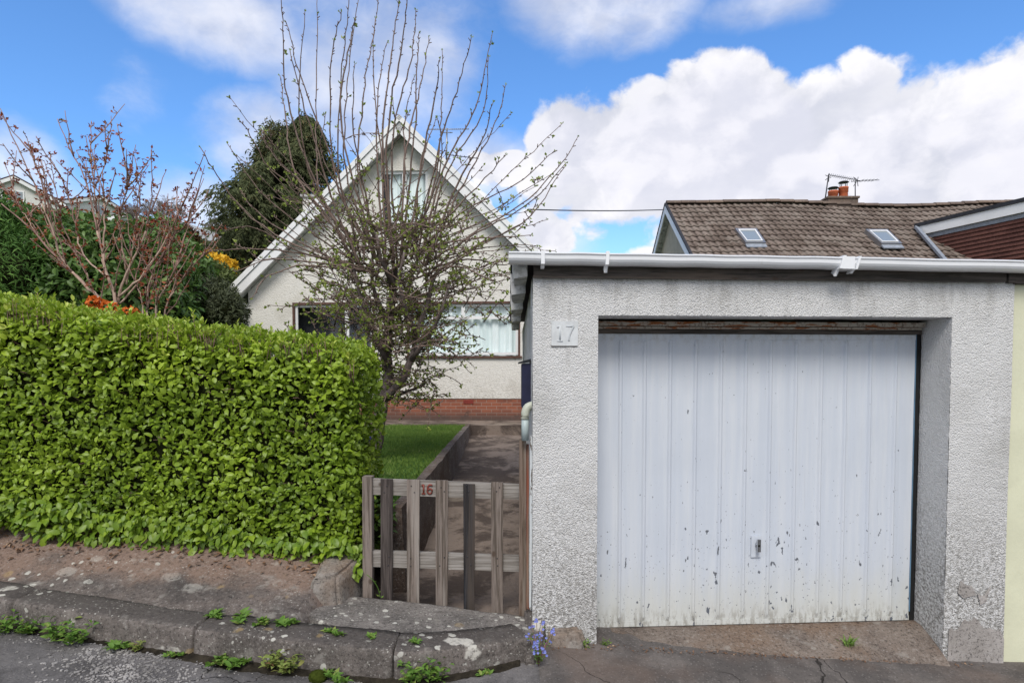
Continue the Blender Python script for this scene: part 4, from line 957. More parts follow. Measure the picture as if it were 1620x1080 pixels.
bm = bmesh.new(); prism(bm, [(NX+.15, 15.3, .2), (NX+.15, 15.3, zro(15.3)-.2), (NX+.15, 20, NZ-.2), (NX+.15, 24.7, zro(24.7)-.2), (NX+.15, 24.7, .2)], (.25, 0, 0))
box(bm, NX+.41, XE, 15.31, 15.6, .2, zro(15.6)-.25); obj('wall', bm, M['cream_gable'], nb)
def skylight(pts, par):
    def onroof(px, py, lift):
        d = ray(px, py); t = (NZ+lift-SL*20-EYE)/(d.z-SL*d.y); return Vector((0, 0, EYE))+d*t
    P = [onroof(px, py, .05) for px, py in pts]      # tl, tr, br, bl
    nn = Vector((0, -SL, 1)).normalized(); c = sum(P, Vector())/4
    bm = bmesh.new(); inn = [c+(p-c)*.80 for p in P]
    for i in range(4):
        j = (i+1) % 4; hexa(bm, [P[i]-nn*.1, P[j]-nn*.1, inn[j]-nn*.1, inn[i]-nn*.1, P[i]+nn*.07, P[j]+nn*.07, inn[j]+nn*.06, inn[i]+nn*.06])
    s_ = obj('skylight', bm, M['metal_grey'], par)
    bm = bmesh.new(); in2 = [c+(p-c)*.70 for p in P]
    for i in range(4):
        j = (i+1) % 4; hexa(bm, [inn[i], inn[j], in2[j], in2[i], inn[i]+nn*.085, inn[j]+nn*.085, in2[j]+nn*.08, in2[i]+nn*.08])
    obj('sash', bm, M['upvc'], s_)
    bm = bmesh.new(); bm.faces.new([bm.verts.new(c+(p-c)*.73+nn*.055) for p in P]); obj('pane', bm, M['skyglass'], s_)
    bm = bmesh.new(); dn_ = (P[3]-P[0]).normalized(); hexa(bm, [P[3]-nn*.02, P[2]-nn*.02, P[2]+dn_*.16-nn*.02, P[3]+dn_*.16-nn*.02, P[3]+nn*.03, P[2]+nn*.03, P[2]+dn_*.16+nn*.01, P[3]+dn_*.16+nn*.01]); obj('flashing', bm, M['lead'], s_)
skylight([(1162, 364.5), (1196, 364.5), (1211, 387), (1179, 387)], nb)
skylight([(1368, 366), (1403, 366), (1426, 388.5), (1394, 388.5)], nb)
# chimney with two pots and aerials
cy = 20.15; a = at(1304, 322, cy); b = at(1351, 316, cy)
bm = bmesh.new(); box(bm, a.x, b.x, cy-.25, cy+.35, NZ-.3, b.z-.02); ch = obj('chimney', bm, M['tile_ridge'], nb, bevel=.01)
bm = bmesh.new(); box(bm, a.x-.03, b.x+.03, cy-.29, cy+.39, b.z-.019, b.z+.04); obj('chimney_cap', bm, M['tile_ridge'], ch, bevel=.01)
def pot(px0, px1, pyb, pyt, ycap):
    c = at((px0+px1)/2, pyb, cy); r = (at(px1, pyb, cy).x-at(px0, pyb, cy).x)/2; zt = at(px0, pyt, cy).z; zc = at(px0, ycap, cy).z; z0 = c.z-.05
    T_ = Tubes(); T_.add([(c.x, cy, z) for z in (z0, z0+.05, z0+(zt-z0)*.6, z0+(zt-z0)*.62, zt-.05, zt-.045, zt)], [r, r, r*.93, r*1.02, r*1.02, r*1.06, r*1.06], 18); p = T_.build('chimney_pot', M['terracotta'], ch)
    T_ = Tubes(); T_.add([(c.x, cy, zt-.01), (c.x, cy, zt+.005)], [r*.85, r*.85], 14)
    for k in range(4): t = k*1.57+.6; T_.add([(c.x+r*.8*math.cos(t), cy+r*.8*math.sin(t), zt-.02), (c.x+r*.8*math.cos(t), cy+r*.8*math.sin(t), zc-.04)], .012, 5)
    T_.add([(c.x, cy, zc-.06), (c.x, cy, zc-.03), (c.x, cy, zc)], [r*1.15, r*.9, .02], 16); T_.build('cowl', M['metal_dark'], p)
pot(1310.5, 1325, 317, 302.5, 295); pot(1327, 1341, 315, 296.5, 286)
T_ = Tubes(); YB = 20.5
T_.add([at(1304.5, 322, YB), at(1311, 276, YB)], .02, 6); T_.build('aerial_mast', M['metal_dark'], nb)
T_ = Tubes(); T_.add([at(1353, 322, YB), at(1353, 286, YB)], .018, 6); am = T_.build('aerial_mast', M['metal_dark'], nb)
T_ = Tubes(); pa, pb = at(1312, 277, YB), at(1357, 285, YB); T_.add([pa, pb], .012, 5)
for i in range(14): q = pa.lerp(pb, (i+.5)/14); T_.add([q-Vector((.03, .12, .10)), q+Vector((.03, .12, .10))], .007, 4)
pa, pb = at(1354, 286, YB), at(1391, 285, YB); T_.add([pa, pb], .010, 5)
for k in range(6): q = pa+Vector((.05, 0, 0)); d_ = Vector((math.cos(k*1.05)*.15, .1, math.sin(k*1.05)*.17)); T_.add([q, q+d_], .010, 4)
for i in range(5): q = pa.lerp(pb, (i+1.5)/7); T_.add([q-Vector((0, .2, .02)), q+Vector((0, .2, .02))], .006, 4)
for k in range(5): q = pa.lerp(pb, 0)+Vector((-.86, 0, .12)); d_ = Vector((math.cos(k*1.25)*.10, .08, math.sin(k*1.25)*.14)); T_.add([q, q+d_], .010, 4)
T_.build('elements', M['metal_dark'], am)
# flat roofed dormer with tile hung cheek
dm = thing('dormer', (12.8, 16, 5), 'flat roofed dormer with white fascia and dark red hung tiles at the right edge', 'dormer')
D0 = at(1446, 359, 18.5); D1 = at(1622, 318, 15.7); dd = (D1-D0); D2 = D0+dd*1.5; zt = D0.z+.04
off = Vector((dd.y, -dd.x, 0)).normalized(); off = off if off.x > 0 else -off
def DP(s, o_, z): q = D0+dd*s+off*o_; return (q.x, q.y, z)
bm = bmesh.new(); hexa(bm, [DP(0, 0, zt-.05), DP(1.5, 0, zt-.05), DP(1.5, 5, zt-.05), DP(0, 5, zt-.05), DP(0, 0, zt+.05), DP(1.5, 0, zt+.05), DP(1.5, 5, zt+.05), DP(0, 5, zt+.05)]); obj('flat_roof', bm, M['felt'], dm)
bm = bmesh.new(); hexa(bm, [DP(.02, .03, zt-.30), DP(1.5, .03, zt-.30), DP(1.5, .09, zt-.30), DP(.02, .09, zt-.30), DP(.02, .03, zt-.051), DP(1.5, .03, zt-.051), DP(1.5, .09, zt-.051), DP(.02, .09, zt-.051)]); obj('fascia', bm, M['upvc'], dm)
bm = bmesh.new(); hexa(bm, [DP(.02, .10, zt-.42), DP(1.5, .10, zt-.42), DP(1.5, .2, zt-.42), DP(.02, .2, zt-.42), DP(.02, .10, zt-.301), DP(1.5, .10, zt-.301), DP(1.5, .2, zt-.301), DP(.02, .2, zt-.301)]); obj('lead_strip', bm, M['lead'], dm)
bm = bmesh.new(); nr_ = 14; zb_ = 4.0
for r in range(nr_):
    z1 = zt-.40-r*.11; z0 = z1-.12; s = 0.02; odd = (r % 2)*.03
    while s < 1.5:
        s1 = min(1.5, s+.058+(-odd if s < .03 else 0)); j = random.uniform(-.004, .006)
        hexa(bm, [DP(s+.001, .12-.02+j, z0), DP(s1, .12-.02+j, z0), DP(s1, .16, z0), DP(s+.001, .16, z0), DP(s+.001, .14, z1), DP(s1, .14, z1), DP(s1, .16, z1), DP(s+.001, .16, z1)]); s = s1
hexa(bm, [DP(0, .16, zb_-1), DP(1.5, .16, zb_-1), DP(1.5, 5, zb_-1), DP(0, 5, zb_-1), DP(0, .16, zt-.06), DP(1.5, .16, zt-.06), DP(1.5, 5, zt-.06), DP(0, 5, zt-.06)])
obj('hung_tiles', bm, M['hung_tile'], dm)
bm = bmesh.new(); a = at(1446, 361, 18.48); b = at(1508, 409, 16.2); n_ = Vector((0, -SL, 1)).normalized()*.07; wv = Vector((.10, 0, 0)); b.z = zro(b.y); a.z = zro(a.y)
hexa(bm, [a, a+wv, b+wv, b, a+n_, a+wv+n_, b+wv+n_, b+n_]); obj('flashing', bm, M['lead'], dm)

# ------------------------------------------------------------------ far houses up the hill
def far_house(x, y, z, w_, d_, h, rh, rot, label, wallm, roofm, gable_front=True):
    root = thing('hillside_house', (x, y, z), label, 'house', 'houses on the hillside')
    c, s = math.cos(rot), math.sin(rot)
    T = lambda a, b, k: (x+a*c-b*s, y+a*s+b*c, z+k)
    bm = bmesh.new()
    prism(bm, [T(-w_/2, -d_/2, -3), T(w_/2, -d_/2, -3), T(w_/2, -d_/2, h), T(0, -d_/2, h+rh), T(-w_/2, -d_/2, h)], Vector(T(0, d_/2, 0))-Vector(T(0, -d_/2, 0)))
    wl_ = obj('wall', bm, wallm, root)
    bm = bmesh.new()
    for sg in (-1, 1):
        o_ = .35; a0, z0 = sg*(w_/2+o_), h-o_*rh/(w_/2)
        p = [T(a0, -d_/2-.3, z0+.02), T(0, -d_/2-.3, h+rh+.02), T(0, d_/2+.3, h+rh+.02), T(a0, d_/2+.3, z0+.02)]; hexa(bm, p+[(q[0], q[1], q[2]+.2) for q in p])
    obj('roof', bm, roofm, root)
    bm = bmesh.new()
    for sg in (-1, 1):
        a0, z0 = sg*(w_/2+.35), h-.35*rh/(w_/2)
        p = [T(a0, -d_/2-.34, z0-.25), T(0, -d_/2-.34, h+rh-.25), T(0, -d_/2-.30, h+rh-.25), T(a0, -d_/2-.30, z0-.25)]; hexa(bm, p+[(q[0], q[1], q[2]+.32) for q in p])
    obj('bargeboard', bm, M['upvc'], root)
    for (a, k) in ((-w_*.22, h*.45), (w_*.22, h*.45), (0, h*1.05)):
        bm = bmesh.new(); box(bm, a-.7, a+.7, -d_/2-.06, -d_/2+.02, k-.55, k+.55, T); wo = obj('window', bm, M['upvc'], root)
        bm = bmesh.new(); box(bm, a-.58, a+.58, -d_/2-.08, -d_/2-.065, k-.43, k+.43, T); obj('pane', bm, M['skyglass'], wo)
wp = plain('far_white_render', (.66, .65, .62), .9, .05)
def fh(px, py, Y, w_, d_, h, rh, rot, label, r): q = at(px, py, Y); far_house(q.x, q.y, q.z-h-rh, w_, d_, h, rh, rot, label, wp, r)
fh(38, 301, 62, 7, 9, 4.5, 1.9, .5, 'white gabled house with brown roof high behind the red budded shrub', M['dark_tile'])
fh(118, 318, 70, 9, 8, 4, 1.6, 1.2, 'low white house with dark roof just right of the highest hillside house', M['dark_tile'])
fh(222, 352, 58, 6, 7, 4, 1.2, .3, 'small white house seen through the middle of the red budded shrub', M['dark_tile'])
fh(322, 366, 50, 5, 6, 4.2, 1.8, -.2, 'white house glimpsed just left of the tall conifer', M['old_white'])
# low white building and fence left of the house
q = at(374, 470, 19); shd = thing('garden_outbuilding', (q.x, 19, q.z-1.6), 'low grey white outbuilding between the dusky shrub and the house', 'shed')
bm = bmesh.new(); a = at(362, 500, 19); b = at(395, 452, 19); box(bm, a.x, b.x+.5, 19, 22, .5, b.z); obj('wall', bm, M['house_render'], shd)
bm = bmesh.new(); box(bm, a.x-.1, b.x+.5, 18.9, 22.1, b.z+.002, b.z+.1); obj('roof', bm, M['dark_tile'], shd)
# ------------------------------------------------------------------ hedge
def hedge():
    x0, x1 = -5.6, -1.025; dep = .85; yb = 4.30
    hb = lambda x: .335-.118*(x+1.0)            # bottom height
    ht = lambda x: 1.90-.09*(x+1.0) if x > -2.4 else 2.026-.16*(x+2.4)
    root = thing('garden_hedge', (-3, 4.7, .4), 'clipped bright lime green hedge along the verge left of the gate', 'hedge')
    def sample(n, r=.20, depth=0):
        out = []; N_ = []
        L = x1-x0
        while len(out) < n:
            f = random.random()
            if f < .70: p = [random.uniform(x0, x1), 0, random.random()]; 
            elif f < .88: p = [random.uniform(x0, x1), random.uniform(0, dep), 1.0]
            else: p = [x1, random.uniform(0, dep), random.random()]
            x, y, t = p; H_ = ht(x)-hb(x); z = t*H_
            if t < .999 and f < .7 and False: pass
            q = (min(x, x1-r), min(max(y, r), dep-r), min(z, H_-r))
            d = Vector((x-q[0], y-q[1], z-q[2])); 
            if d.length < 1e-5: continue
            nn = d.normalized(); s = Vector(q)+nn*r
            sx_, sy_, sz_ = s
            bul = .05*nz3(sx_, sy_, sz_, 1.6)+.03*nz3(sx_, sy_, sz_, 4.5)
            s = s+nn*bul
            # undercut at the base
            s.y += .05*max(0, 1-sz_/.3)
            out.append((s.x, yb+s.y, hb(s.x)+s.z)); N_.append(nn)
        return np.array(out), np.array([tuple(v) for v in N_])
    P, N_ = sample(36000)
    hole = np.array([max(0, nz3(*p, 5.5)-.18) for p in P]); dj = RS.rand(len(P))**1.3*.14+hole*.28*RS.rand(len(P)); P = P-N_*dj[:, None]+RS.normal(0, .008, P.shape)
    out = unit(N_+RS.normal(0, .55, P.shape)+np.array([0, -.05, .55]))
    D = unit(RS.normal(0, .75, P.shape)+N_*.45+np.array([0, 0, .35])); Nn = unit(N_*1.0+np.array([0, 0, .75])+RS.normal(0, .42, P.shape))
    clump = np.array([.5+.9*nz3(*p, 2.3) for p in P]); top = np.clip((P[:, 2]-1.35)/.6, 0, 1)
    rr = np.clip(.06+.32*RS.rand(len(P))+.35*clump+.28*top-.8*dj, 0, .97)  # brighter lit top and shaded depth put into the leaf tone
    L = (.024+.038*RS.rand(len(P))**1.3)*(1+.15*top)+.018*(RS.rand(len(P)) < .06)
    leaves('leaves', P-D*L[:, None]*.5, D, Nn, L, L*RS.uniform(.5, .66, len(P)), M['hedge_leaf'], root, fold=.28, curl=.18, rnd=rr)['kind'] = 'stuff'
    # upright young shoots along the top, each a whorl of leaves
    P2 = []; D2 = []; N2 = []; T_ = Tubes()
    for i in range(1500):
        x = random.uniform(x0, x1-.05); y = yb+random.uniform(.0, dep); xr = max(0, x-(x1-.22)); z = ht(x)-.04-xr*xr*3.5+.05*nz3(x, y, 0, 1.6)
        if y < yb+.12: z -= .05
        hgt = random.uniform(.02, .075)+(.06 if random.random() < .07 else 0); k = int(3+hgt*55); lean = Vector((random.gauss(0, .25), random.gauss(-.1, .25), 1)).normalized()
        for j in range(k):
            t = (j+1)/k; a = j*2.4+i; P2.append(Vector((x, y, z))+lean*hgt*t); D2.append(lean*(.5+.6*t)+Vector((math.cos(a), math.sin(a), 0))*.75); N2.append(lean*.8-Vector((math.cos(a), math.sin(a), 0))*.5)
        T_.add([Vector((x, y, z-.08)), Vector((x, y, z))+lean*hgt], [.003, .002], 4)
    P2 = np.array([tuple(v) for v in P2]); n = len(P2); L = RS.uniform(.028, .054, n)
    leaves('young_shoots', P2, np.array([tuple(v) for v in D2]), np.array([tuple(v) for v in N2]), L, L*.55, M['hedge_leaf'], root, fold=.35, curl=-.05, rnd=np.clip(.45+.55*RS.rand(n), 0, 1))['kind'] = 'stuff'
    # a few larger drooping leaves along the bottom edge
    n = 2600; x = RS.uniform(x0, x1-.0, n); z = np.array([hb(q) for q in x])+RS.uniform(-.03, .22, n)+np.array([.10*nz3(q, 0, 3, 2.6)+.07*nz3(q, 0, 3, 9) for q in x]); y = yb+.03+RS.uniform(-.05, .06, n)-.02
    P3 = np.stack([x, y, z], 1); D3 = np.stack([RS.normal(0, .5, n), RS.normal(-.5, .2, n), RS.normal(-.6, .4, n)], 1); N3 = np.stack([RS.normal(0, .4, n), -np.ones(n)*.8, np.ones(n)*.7], 1); L = RS.uniform(.036, .078, n)
    leaves('lower_leaves', P3, D3, N3, L, L*.6, M['hedge_leaf'], root, rnd=RS.rand(n)**1.5*.55)['kind'] = 'stuff'
    # solid dark core: shade between the leaves put into its colour
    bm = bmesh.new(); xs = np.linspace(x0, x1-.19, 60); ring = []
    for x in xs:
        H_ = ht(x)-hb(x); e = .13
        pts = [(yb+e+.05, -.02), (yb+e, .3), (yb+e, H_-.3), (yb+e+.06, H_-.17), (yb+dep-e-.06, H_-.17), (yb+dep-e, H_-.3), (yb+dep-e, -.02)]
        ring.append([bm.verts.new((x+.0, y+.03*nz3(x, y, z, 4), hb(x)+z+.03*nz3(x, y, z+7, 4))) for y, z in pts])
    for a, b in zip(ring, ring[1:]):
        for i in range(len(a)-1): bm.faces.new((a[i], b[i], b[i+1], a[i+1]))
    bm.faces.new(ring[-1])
    obj('dark_core', bm, M['hedge_core'], root, smooth=True)
    for i in range(420):
        x = random.uniform(x0, x1-.08); z = hb(x)+random.random()*(ht(x)-hb(x)-.15); y = yb+.16
        a = Vector((x, y, z)); d = Vector((random.gauss(0, .5), -1, random.uniform(0, 1.2))).normalized()*random.uniform(.08, .16)
        T_.add([a, a+d*.5+Vector((0, 0, .01)), a+d], [.004, .003, .002], 4)
    for i in range(40):
        x = random.uniform(x0, x1-.1); T_.add([(x, yb+.2, hb(x)-.12), (x+random.gauss(0, .05), yb+.22, hb(x)+.3)], [.014, .01], 6)
    T_.build('twigs', M['red_twig'], root)['kind'] = 'stuff'
hedge()
# dead leaves below the hedge
n = 420; X = RS.uniform(-4.6, -1.1, n); Y = 4.30+RS.normal(.0, .07, n)-.03; Z = np.array([verz(a, b) for a, b in zip(X, Y)])+.012
o = leaves('fallen_leaves', np.stack([X, Y, Z], 1), np.stack([RS.normal(size=n), RS.normal(size=n), RS.normal(0, .15, n)], 1), np.stack([RS.normal(0, .3, n), RS.normal(0, .3, n), np.ones(n)], 1), RS.uniform(.02, .05, n), .02, M['dead_leaf'], curl=.3)
tag(o, 'brown fallen leaves scattered along the foot of the hedge', 'fallen leaves', kind='stuff')
def litter(name, lab, x0, x1, yf, n, mat, s):
    X = RS.uniform(x0, x1, n); Y = np.array([yf(x) for x in X])+RS.normal(0, .02, n); Z = np.array([gz(a, b) for a, b in zip(X, Y)])+.012
    o = leaves(name, np.stack([X, Y, Z], 1), rv(n)*np.array([1, 1, .2]), np.stack([RS.normal(0, .4, n), RS.normal(0, .4, n), np.ones(n)], 1), RS.uniform(.4*s, s, n), s*.5, mat, curl=.3); tag(o, lab, 'litter', kind='stuff')
litter('leaf_litter', 'reddish leaf litter along the garage threshold and pier feet', .25, 3.1, lambda x: 3.90+.061*x-.0, 260, M['dead_leaf'], .022)

# ------------------------------------------------------------------ apple tree
def grow(T_, leafs, pts, r0, r1, k=5, spur=True, leafy=.3, n=None, rnd=None):
    pts = curve(pts, n or max(6, int(sum((b-a).length for a, b in zip(pts, pts[1:]))/.12)))
    m = len(pts); jit = [Vector((random.gauss(0, .006), random.gauss(0, .006), random.gauss(0, .006))) for _ in pts]
    pts = [p+j*(1 if i else 0) for i, (p, j) in enumerate(zip(pts, jit))]
    rr = [(r0+(r1-r0)*(i/(m-1))**.8)*random.uniform(.9, 1.12) for i in range(m)]
    T_.add(pts, rr, k, random.random() if rnd is None else rnd)
    if spur:
        for i in range(1, m):
            for _ in range(2 if random.random() < .45 else 1):
                a = pts[i-1].lerp(pts[i], random.random()); d = (pts[i]-pts[i-1]).normalized(); s = Vector((random.gauss(0, 1), random.gauss(0, 1), random.gauss(0, 1))).normalized(); s = (s-d*s.dot(d)).normalized()+d*.9
                L = random.uniform(.012, .032); T_.add([a, a+s*L], [.006, .0045], 4, .3)
                if random.random() < leafy:
                    for _2 in range(random.randint(2, 4)): leafs.append((a+s*L, s+Vector((random.gauss(0, .6), random.gauss(0, .6), random.gauss(.2, .6))), random.uniform(.022, .042)))
        e = pts[-1]
        for _2 in range(3): leafs.append((e, (pts[-1]-pts[-2]).normalized()+Vector((random.gauss(0, .5), random.gauss(0, .5), random.gauss(0, .5))), .026))
    return pts
def leafobj(name, leafs, mat, root, wd=.5, big=1.0):
    P = np.array([tuple(l[0]) for l in leafs]); D = np.array([tuple(l[1]) for l in leafs]); L = np.array([l[2] for l in leafs])*big
    o = leaves(name, P, D, rv(len(P)), L, L*wd, mat, root, fold=.4, curl=.1, simple=True); o['kind'] = 'stuff'; return o
def apple():
    random.seed(21)
    YT = 7.6; root = thing('apple_tree', tuple(at(590, 745, YT)), 'bare apple tree with many upright shoots and tiny green leaves on the lawn', 'tree')
    A = lambda px, py, dy=0: at(px, py, YT+dy)
    lf = []
    T_ = Tubes(); grow(T_, lf, [A(586, 742), A(596, 690), A(604, 640, 0), A(614, 600, .05), A(612, 560, .1), A(616, 510, .1), A(622, 455, .1), A(626, 420, .1)], .095, .038, 10, False, n=24, rnd=.2); T_.build('trunk', M['apple_bark'], root)
    limbs = [([A(606, 630), A(632, 606, -.1), A(650, 570, -.15), A(660, 530, -.1), A(676, 480, 0), A(690, 430, .1)], .062, .022),
             ([A(612, 575), A(597, 540, -.15), A(580, 500, -.2), A(566, 455, -.3), A(560, 420, -.3)], .035, .018),
             ([A(650, 570, -.15), A(680, 530, -.3), A(700, 490, -.45), A(710, 450, -.5)], .034, .014),
             ([A(615, 520), A(600, 480, .3), A(588, 440, .45), A(590, 400, .5)], .038, .018),
             ([A(616, 510), A(640, 470, .3), A(655, 430, .4), A(665, 395, .45)], .036, .016),
             ([A(622, 460), A(612, 430, -.3), A(600, 400, -.4), A(596, 370, -.4)], .034, .016),
             ([A(660, 530, -.1), A(640, 490, -.35), A(632, 440, -.5), A(640, 400, -.5)], .034, .016),
             ([A(606, 635), A(640, 622, .1), A(668, 612, .15), A(672, 600, .2)], .022, .010)]
    for pts, a, b in limbs: T_ = Tubes(); grow(T_, lf, pts, a, b, 8, True, .3, rnd=.3); T_.build('limb', M['apple_bark'], root)
    T_ = Tubes()
    ups = [[(560, 420), (520, 330), (480, 240), (455, 150), (447, 60), (444, -15)], [(570, 410), (540, 300), (500, 190), (470, 110), (453, 35)], [(575, 430), (530, 330), (505, 250), (476, 150), (459, 80)],
        [(560, 380), (500, 300), (475, 180), (481, 18)], [(575, 400), (510, 320), (500, 200), (503, -15)], [(560, 400), (470, 280), (450, 180), (444, 120)], [(585, 400), (530, 280), (525, 110), (540, 18)], [(590, 400), (538, 290), (540, 120), (553, -10)],
        [(592, 410), (548, 270), (548, 130), (567, -12)], [(600, 420), (540, 200), (556, 60), (560, 30)], [(600, 400), (568, 270), (578, 140), (590, 70), (600, -12)], [(610, 420), (606, 260), (590, 120), (593, 30)],
        [(610, 420), (600, 280), (598, 160), (612, 66)], [(620, 420), (604, 230), (620, 90), (633, -10)], [(625, 420), (610, 230), (634, 80), (646, -14)], [(630, 420), (620, 230), (650, 90), (659, 16)], [(632, 420), (655, 220), (660, 110), (662, 52)],
        [(636, 420), (640, 240), (664, 140), (677, 58)], [(650, 410), (688, 290), (700, 190), (697, 80)], [(655, 400), (665, 260), (690, 150), (696, 95)], [(660, 410), (690, 250), (722, 150), (745, 60)], [(665, 410), (700, 270), (752, 170), (778, 52)],
        [(668, 420), (705, 280), (762, 180), (772, 90)], [(672, 420), (730, 300), (780, 200), (800, 134)], [(674, 410), (720, 300), (765, 220), (778, 162)], [(640, 410), (660, 300), (674, 230), (690, 190)],
        [(600, 410), (575, 300), (560, 200), (562, 100)], [(615, 410), (640, 280), (640, 200), (655, 120)]]
    for p in ups:
        dy0 = random.uniform(-.35, .35); sp = random.uniform(-.7, .7); n = len(p)
        grow(T_, lf, [A(px+random.uniform(-2, 2), py, dy0+sp*i/(n-1)) for i, (px, py) in enumerate(p)], random.uniform(.013, .018), .0042, 5, True, .07)
    side = [[(675, 440), (740, 375), (830, 320), (885, 262), (915, 217)], [(670, 420), (760, 365), (840, 320), (895, 258)], [(660, 400), (740, 330), (820, 290), (876, 239)], [(680, 440), (750, 390), (835, 345), (893, 262)], [(670, 450), (760, 390), (830, 350), (850, 315)],
        [(570, 430), (450, 380), (380, 325), (345, 280), (317, 235)], [(560, 410), (500, 320), (430, 270), (400, 220), (380, 190)], [(570, 400), (500, 310), (440, 255), (412, 212)], [(570, 420), (480, 360), (410, 300), (358, 228)], [(560, 430), (470, 380), (400, 330), (382, 300)],
        [(600, 430), (500, 415), (430, 410), (372, 430)], [(600, 430), (480, 400), (400, 360), (350, 365)], [(590, 430), (480, 420), (420, 440), (400, 470)], [(660, 430), (740, 410), (790, 420), (812, 415)], [(660, 440), (720, 420), (770, 440), (785, 443)], [(660, 400), (720, 380), (790, 375), (840, 372)],
        [(650, 390), (700, 350), (760, 290), (800, 245)], [(650, 380), (680, 320), (700, 250), (692, 186)], [(600, 400), (560, 330), (510, 250), (515, 180)], [(590, 420), (430, 395), (350, 395), (318, 403)]]
    for p in side:
        dy0 = random.uniform(-.3, .3); sp = random.uniform(-.8, .8); n = len(p)
        grow(T_, lf, [A(px, py, dy0+sp*i/(n-1)) for i, (px, py) in enumerate(p)], .013, .0042, 5, True, .3)
    # dense thicket of crossing side twigs
    for i in range(300):
        t = random.random(); ang = random.uniform(0, 2*math.pi)
        s = A(random.gauss(622, 52), random.uniform(360, 560), random.gauss(0, .35))
        low = random.random()
        el_ = random.uniform(-.25, .55) if low < .7 else random.uniform(.4, 1.3)
        L = random.uniform(.35, 1.35)*(1.15 if s.z > 2.6 else .65)
        d = Vector((math.cos(ang), math.sin(ang)*.8, math.sin(el_)))
        m1 = s+d*L*.5+Vector((0, 0, random.uniform(-.03, .08))); e = s+d*L+Vector((0, 0, random.uniform(-.1, .22)*L))
        pts = grow(T_, lf, [s, m1, e], random.uniform(.005, .009), .003, 4, True, .36)
        for _ in range(random.randint(1, 2)):
            k = random.randint(1, len(pts)-2); b = pts[k]; d2 = Vector((random.gauss(0, .7), random.gauss(0, .7), random.gauss(.25, .5))).normalized()*random.uniform(.12, .4)
            grow(T_, lf, [b, b+d2*.5+Vector((0, 0, .02)), b+d2], .005, .003, 4, True, .38)
    # short twigs low on the limbs
    for i in range(210):
        s = A(random.gauss(635, 36), random.uniform(480, 640), random.gauss(0, .2)); d = Vector((random.gauss(0, 1), random.gauss(0, 1), random.gauss(.1, .5))).normalized()*random.uniform(.15, .5)
        grow(T_, lf, [s, s+d*.5, s+d+Vector((0, 0, -.03))], .006, .003, 4, True, .5)
    cr = T_.build('shoots', M['twig'], root); cr['kind'] = 'stuff'
    leafobj('young_leaves', lf, M['apple_leaf'], root, .6, 1.25)
apple()

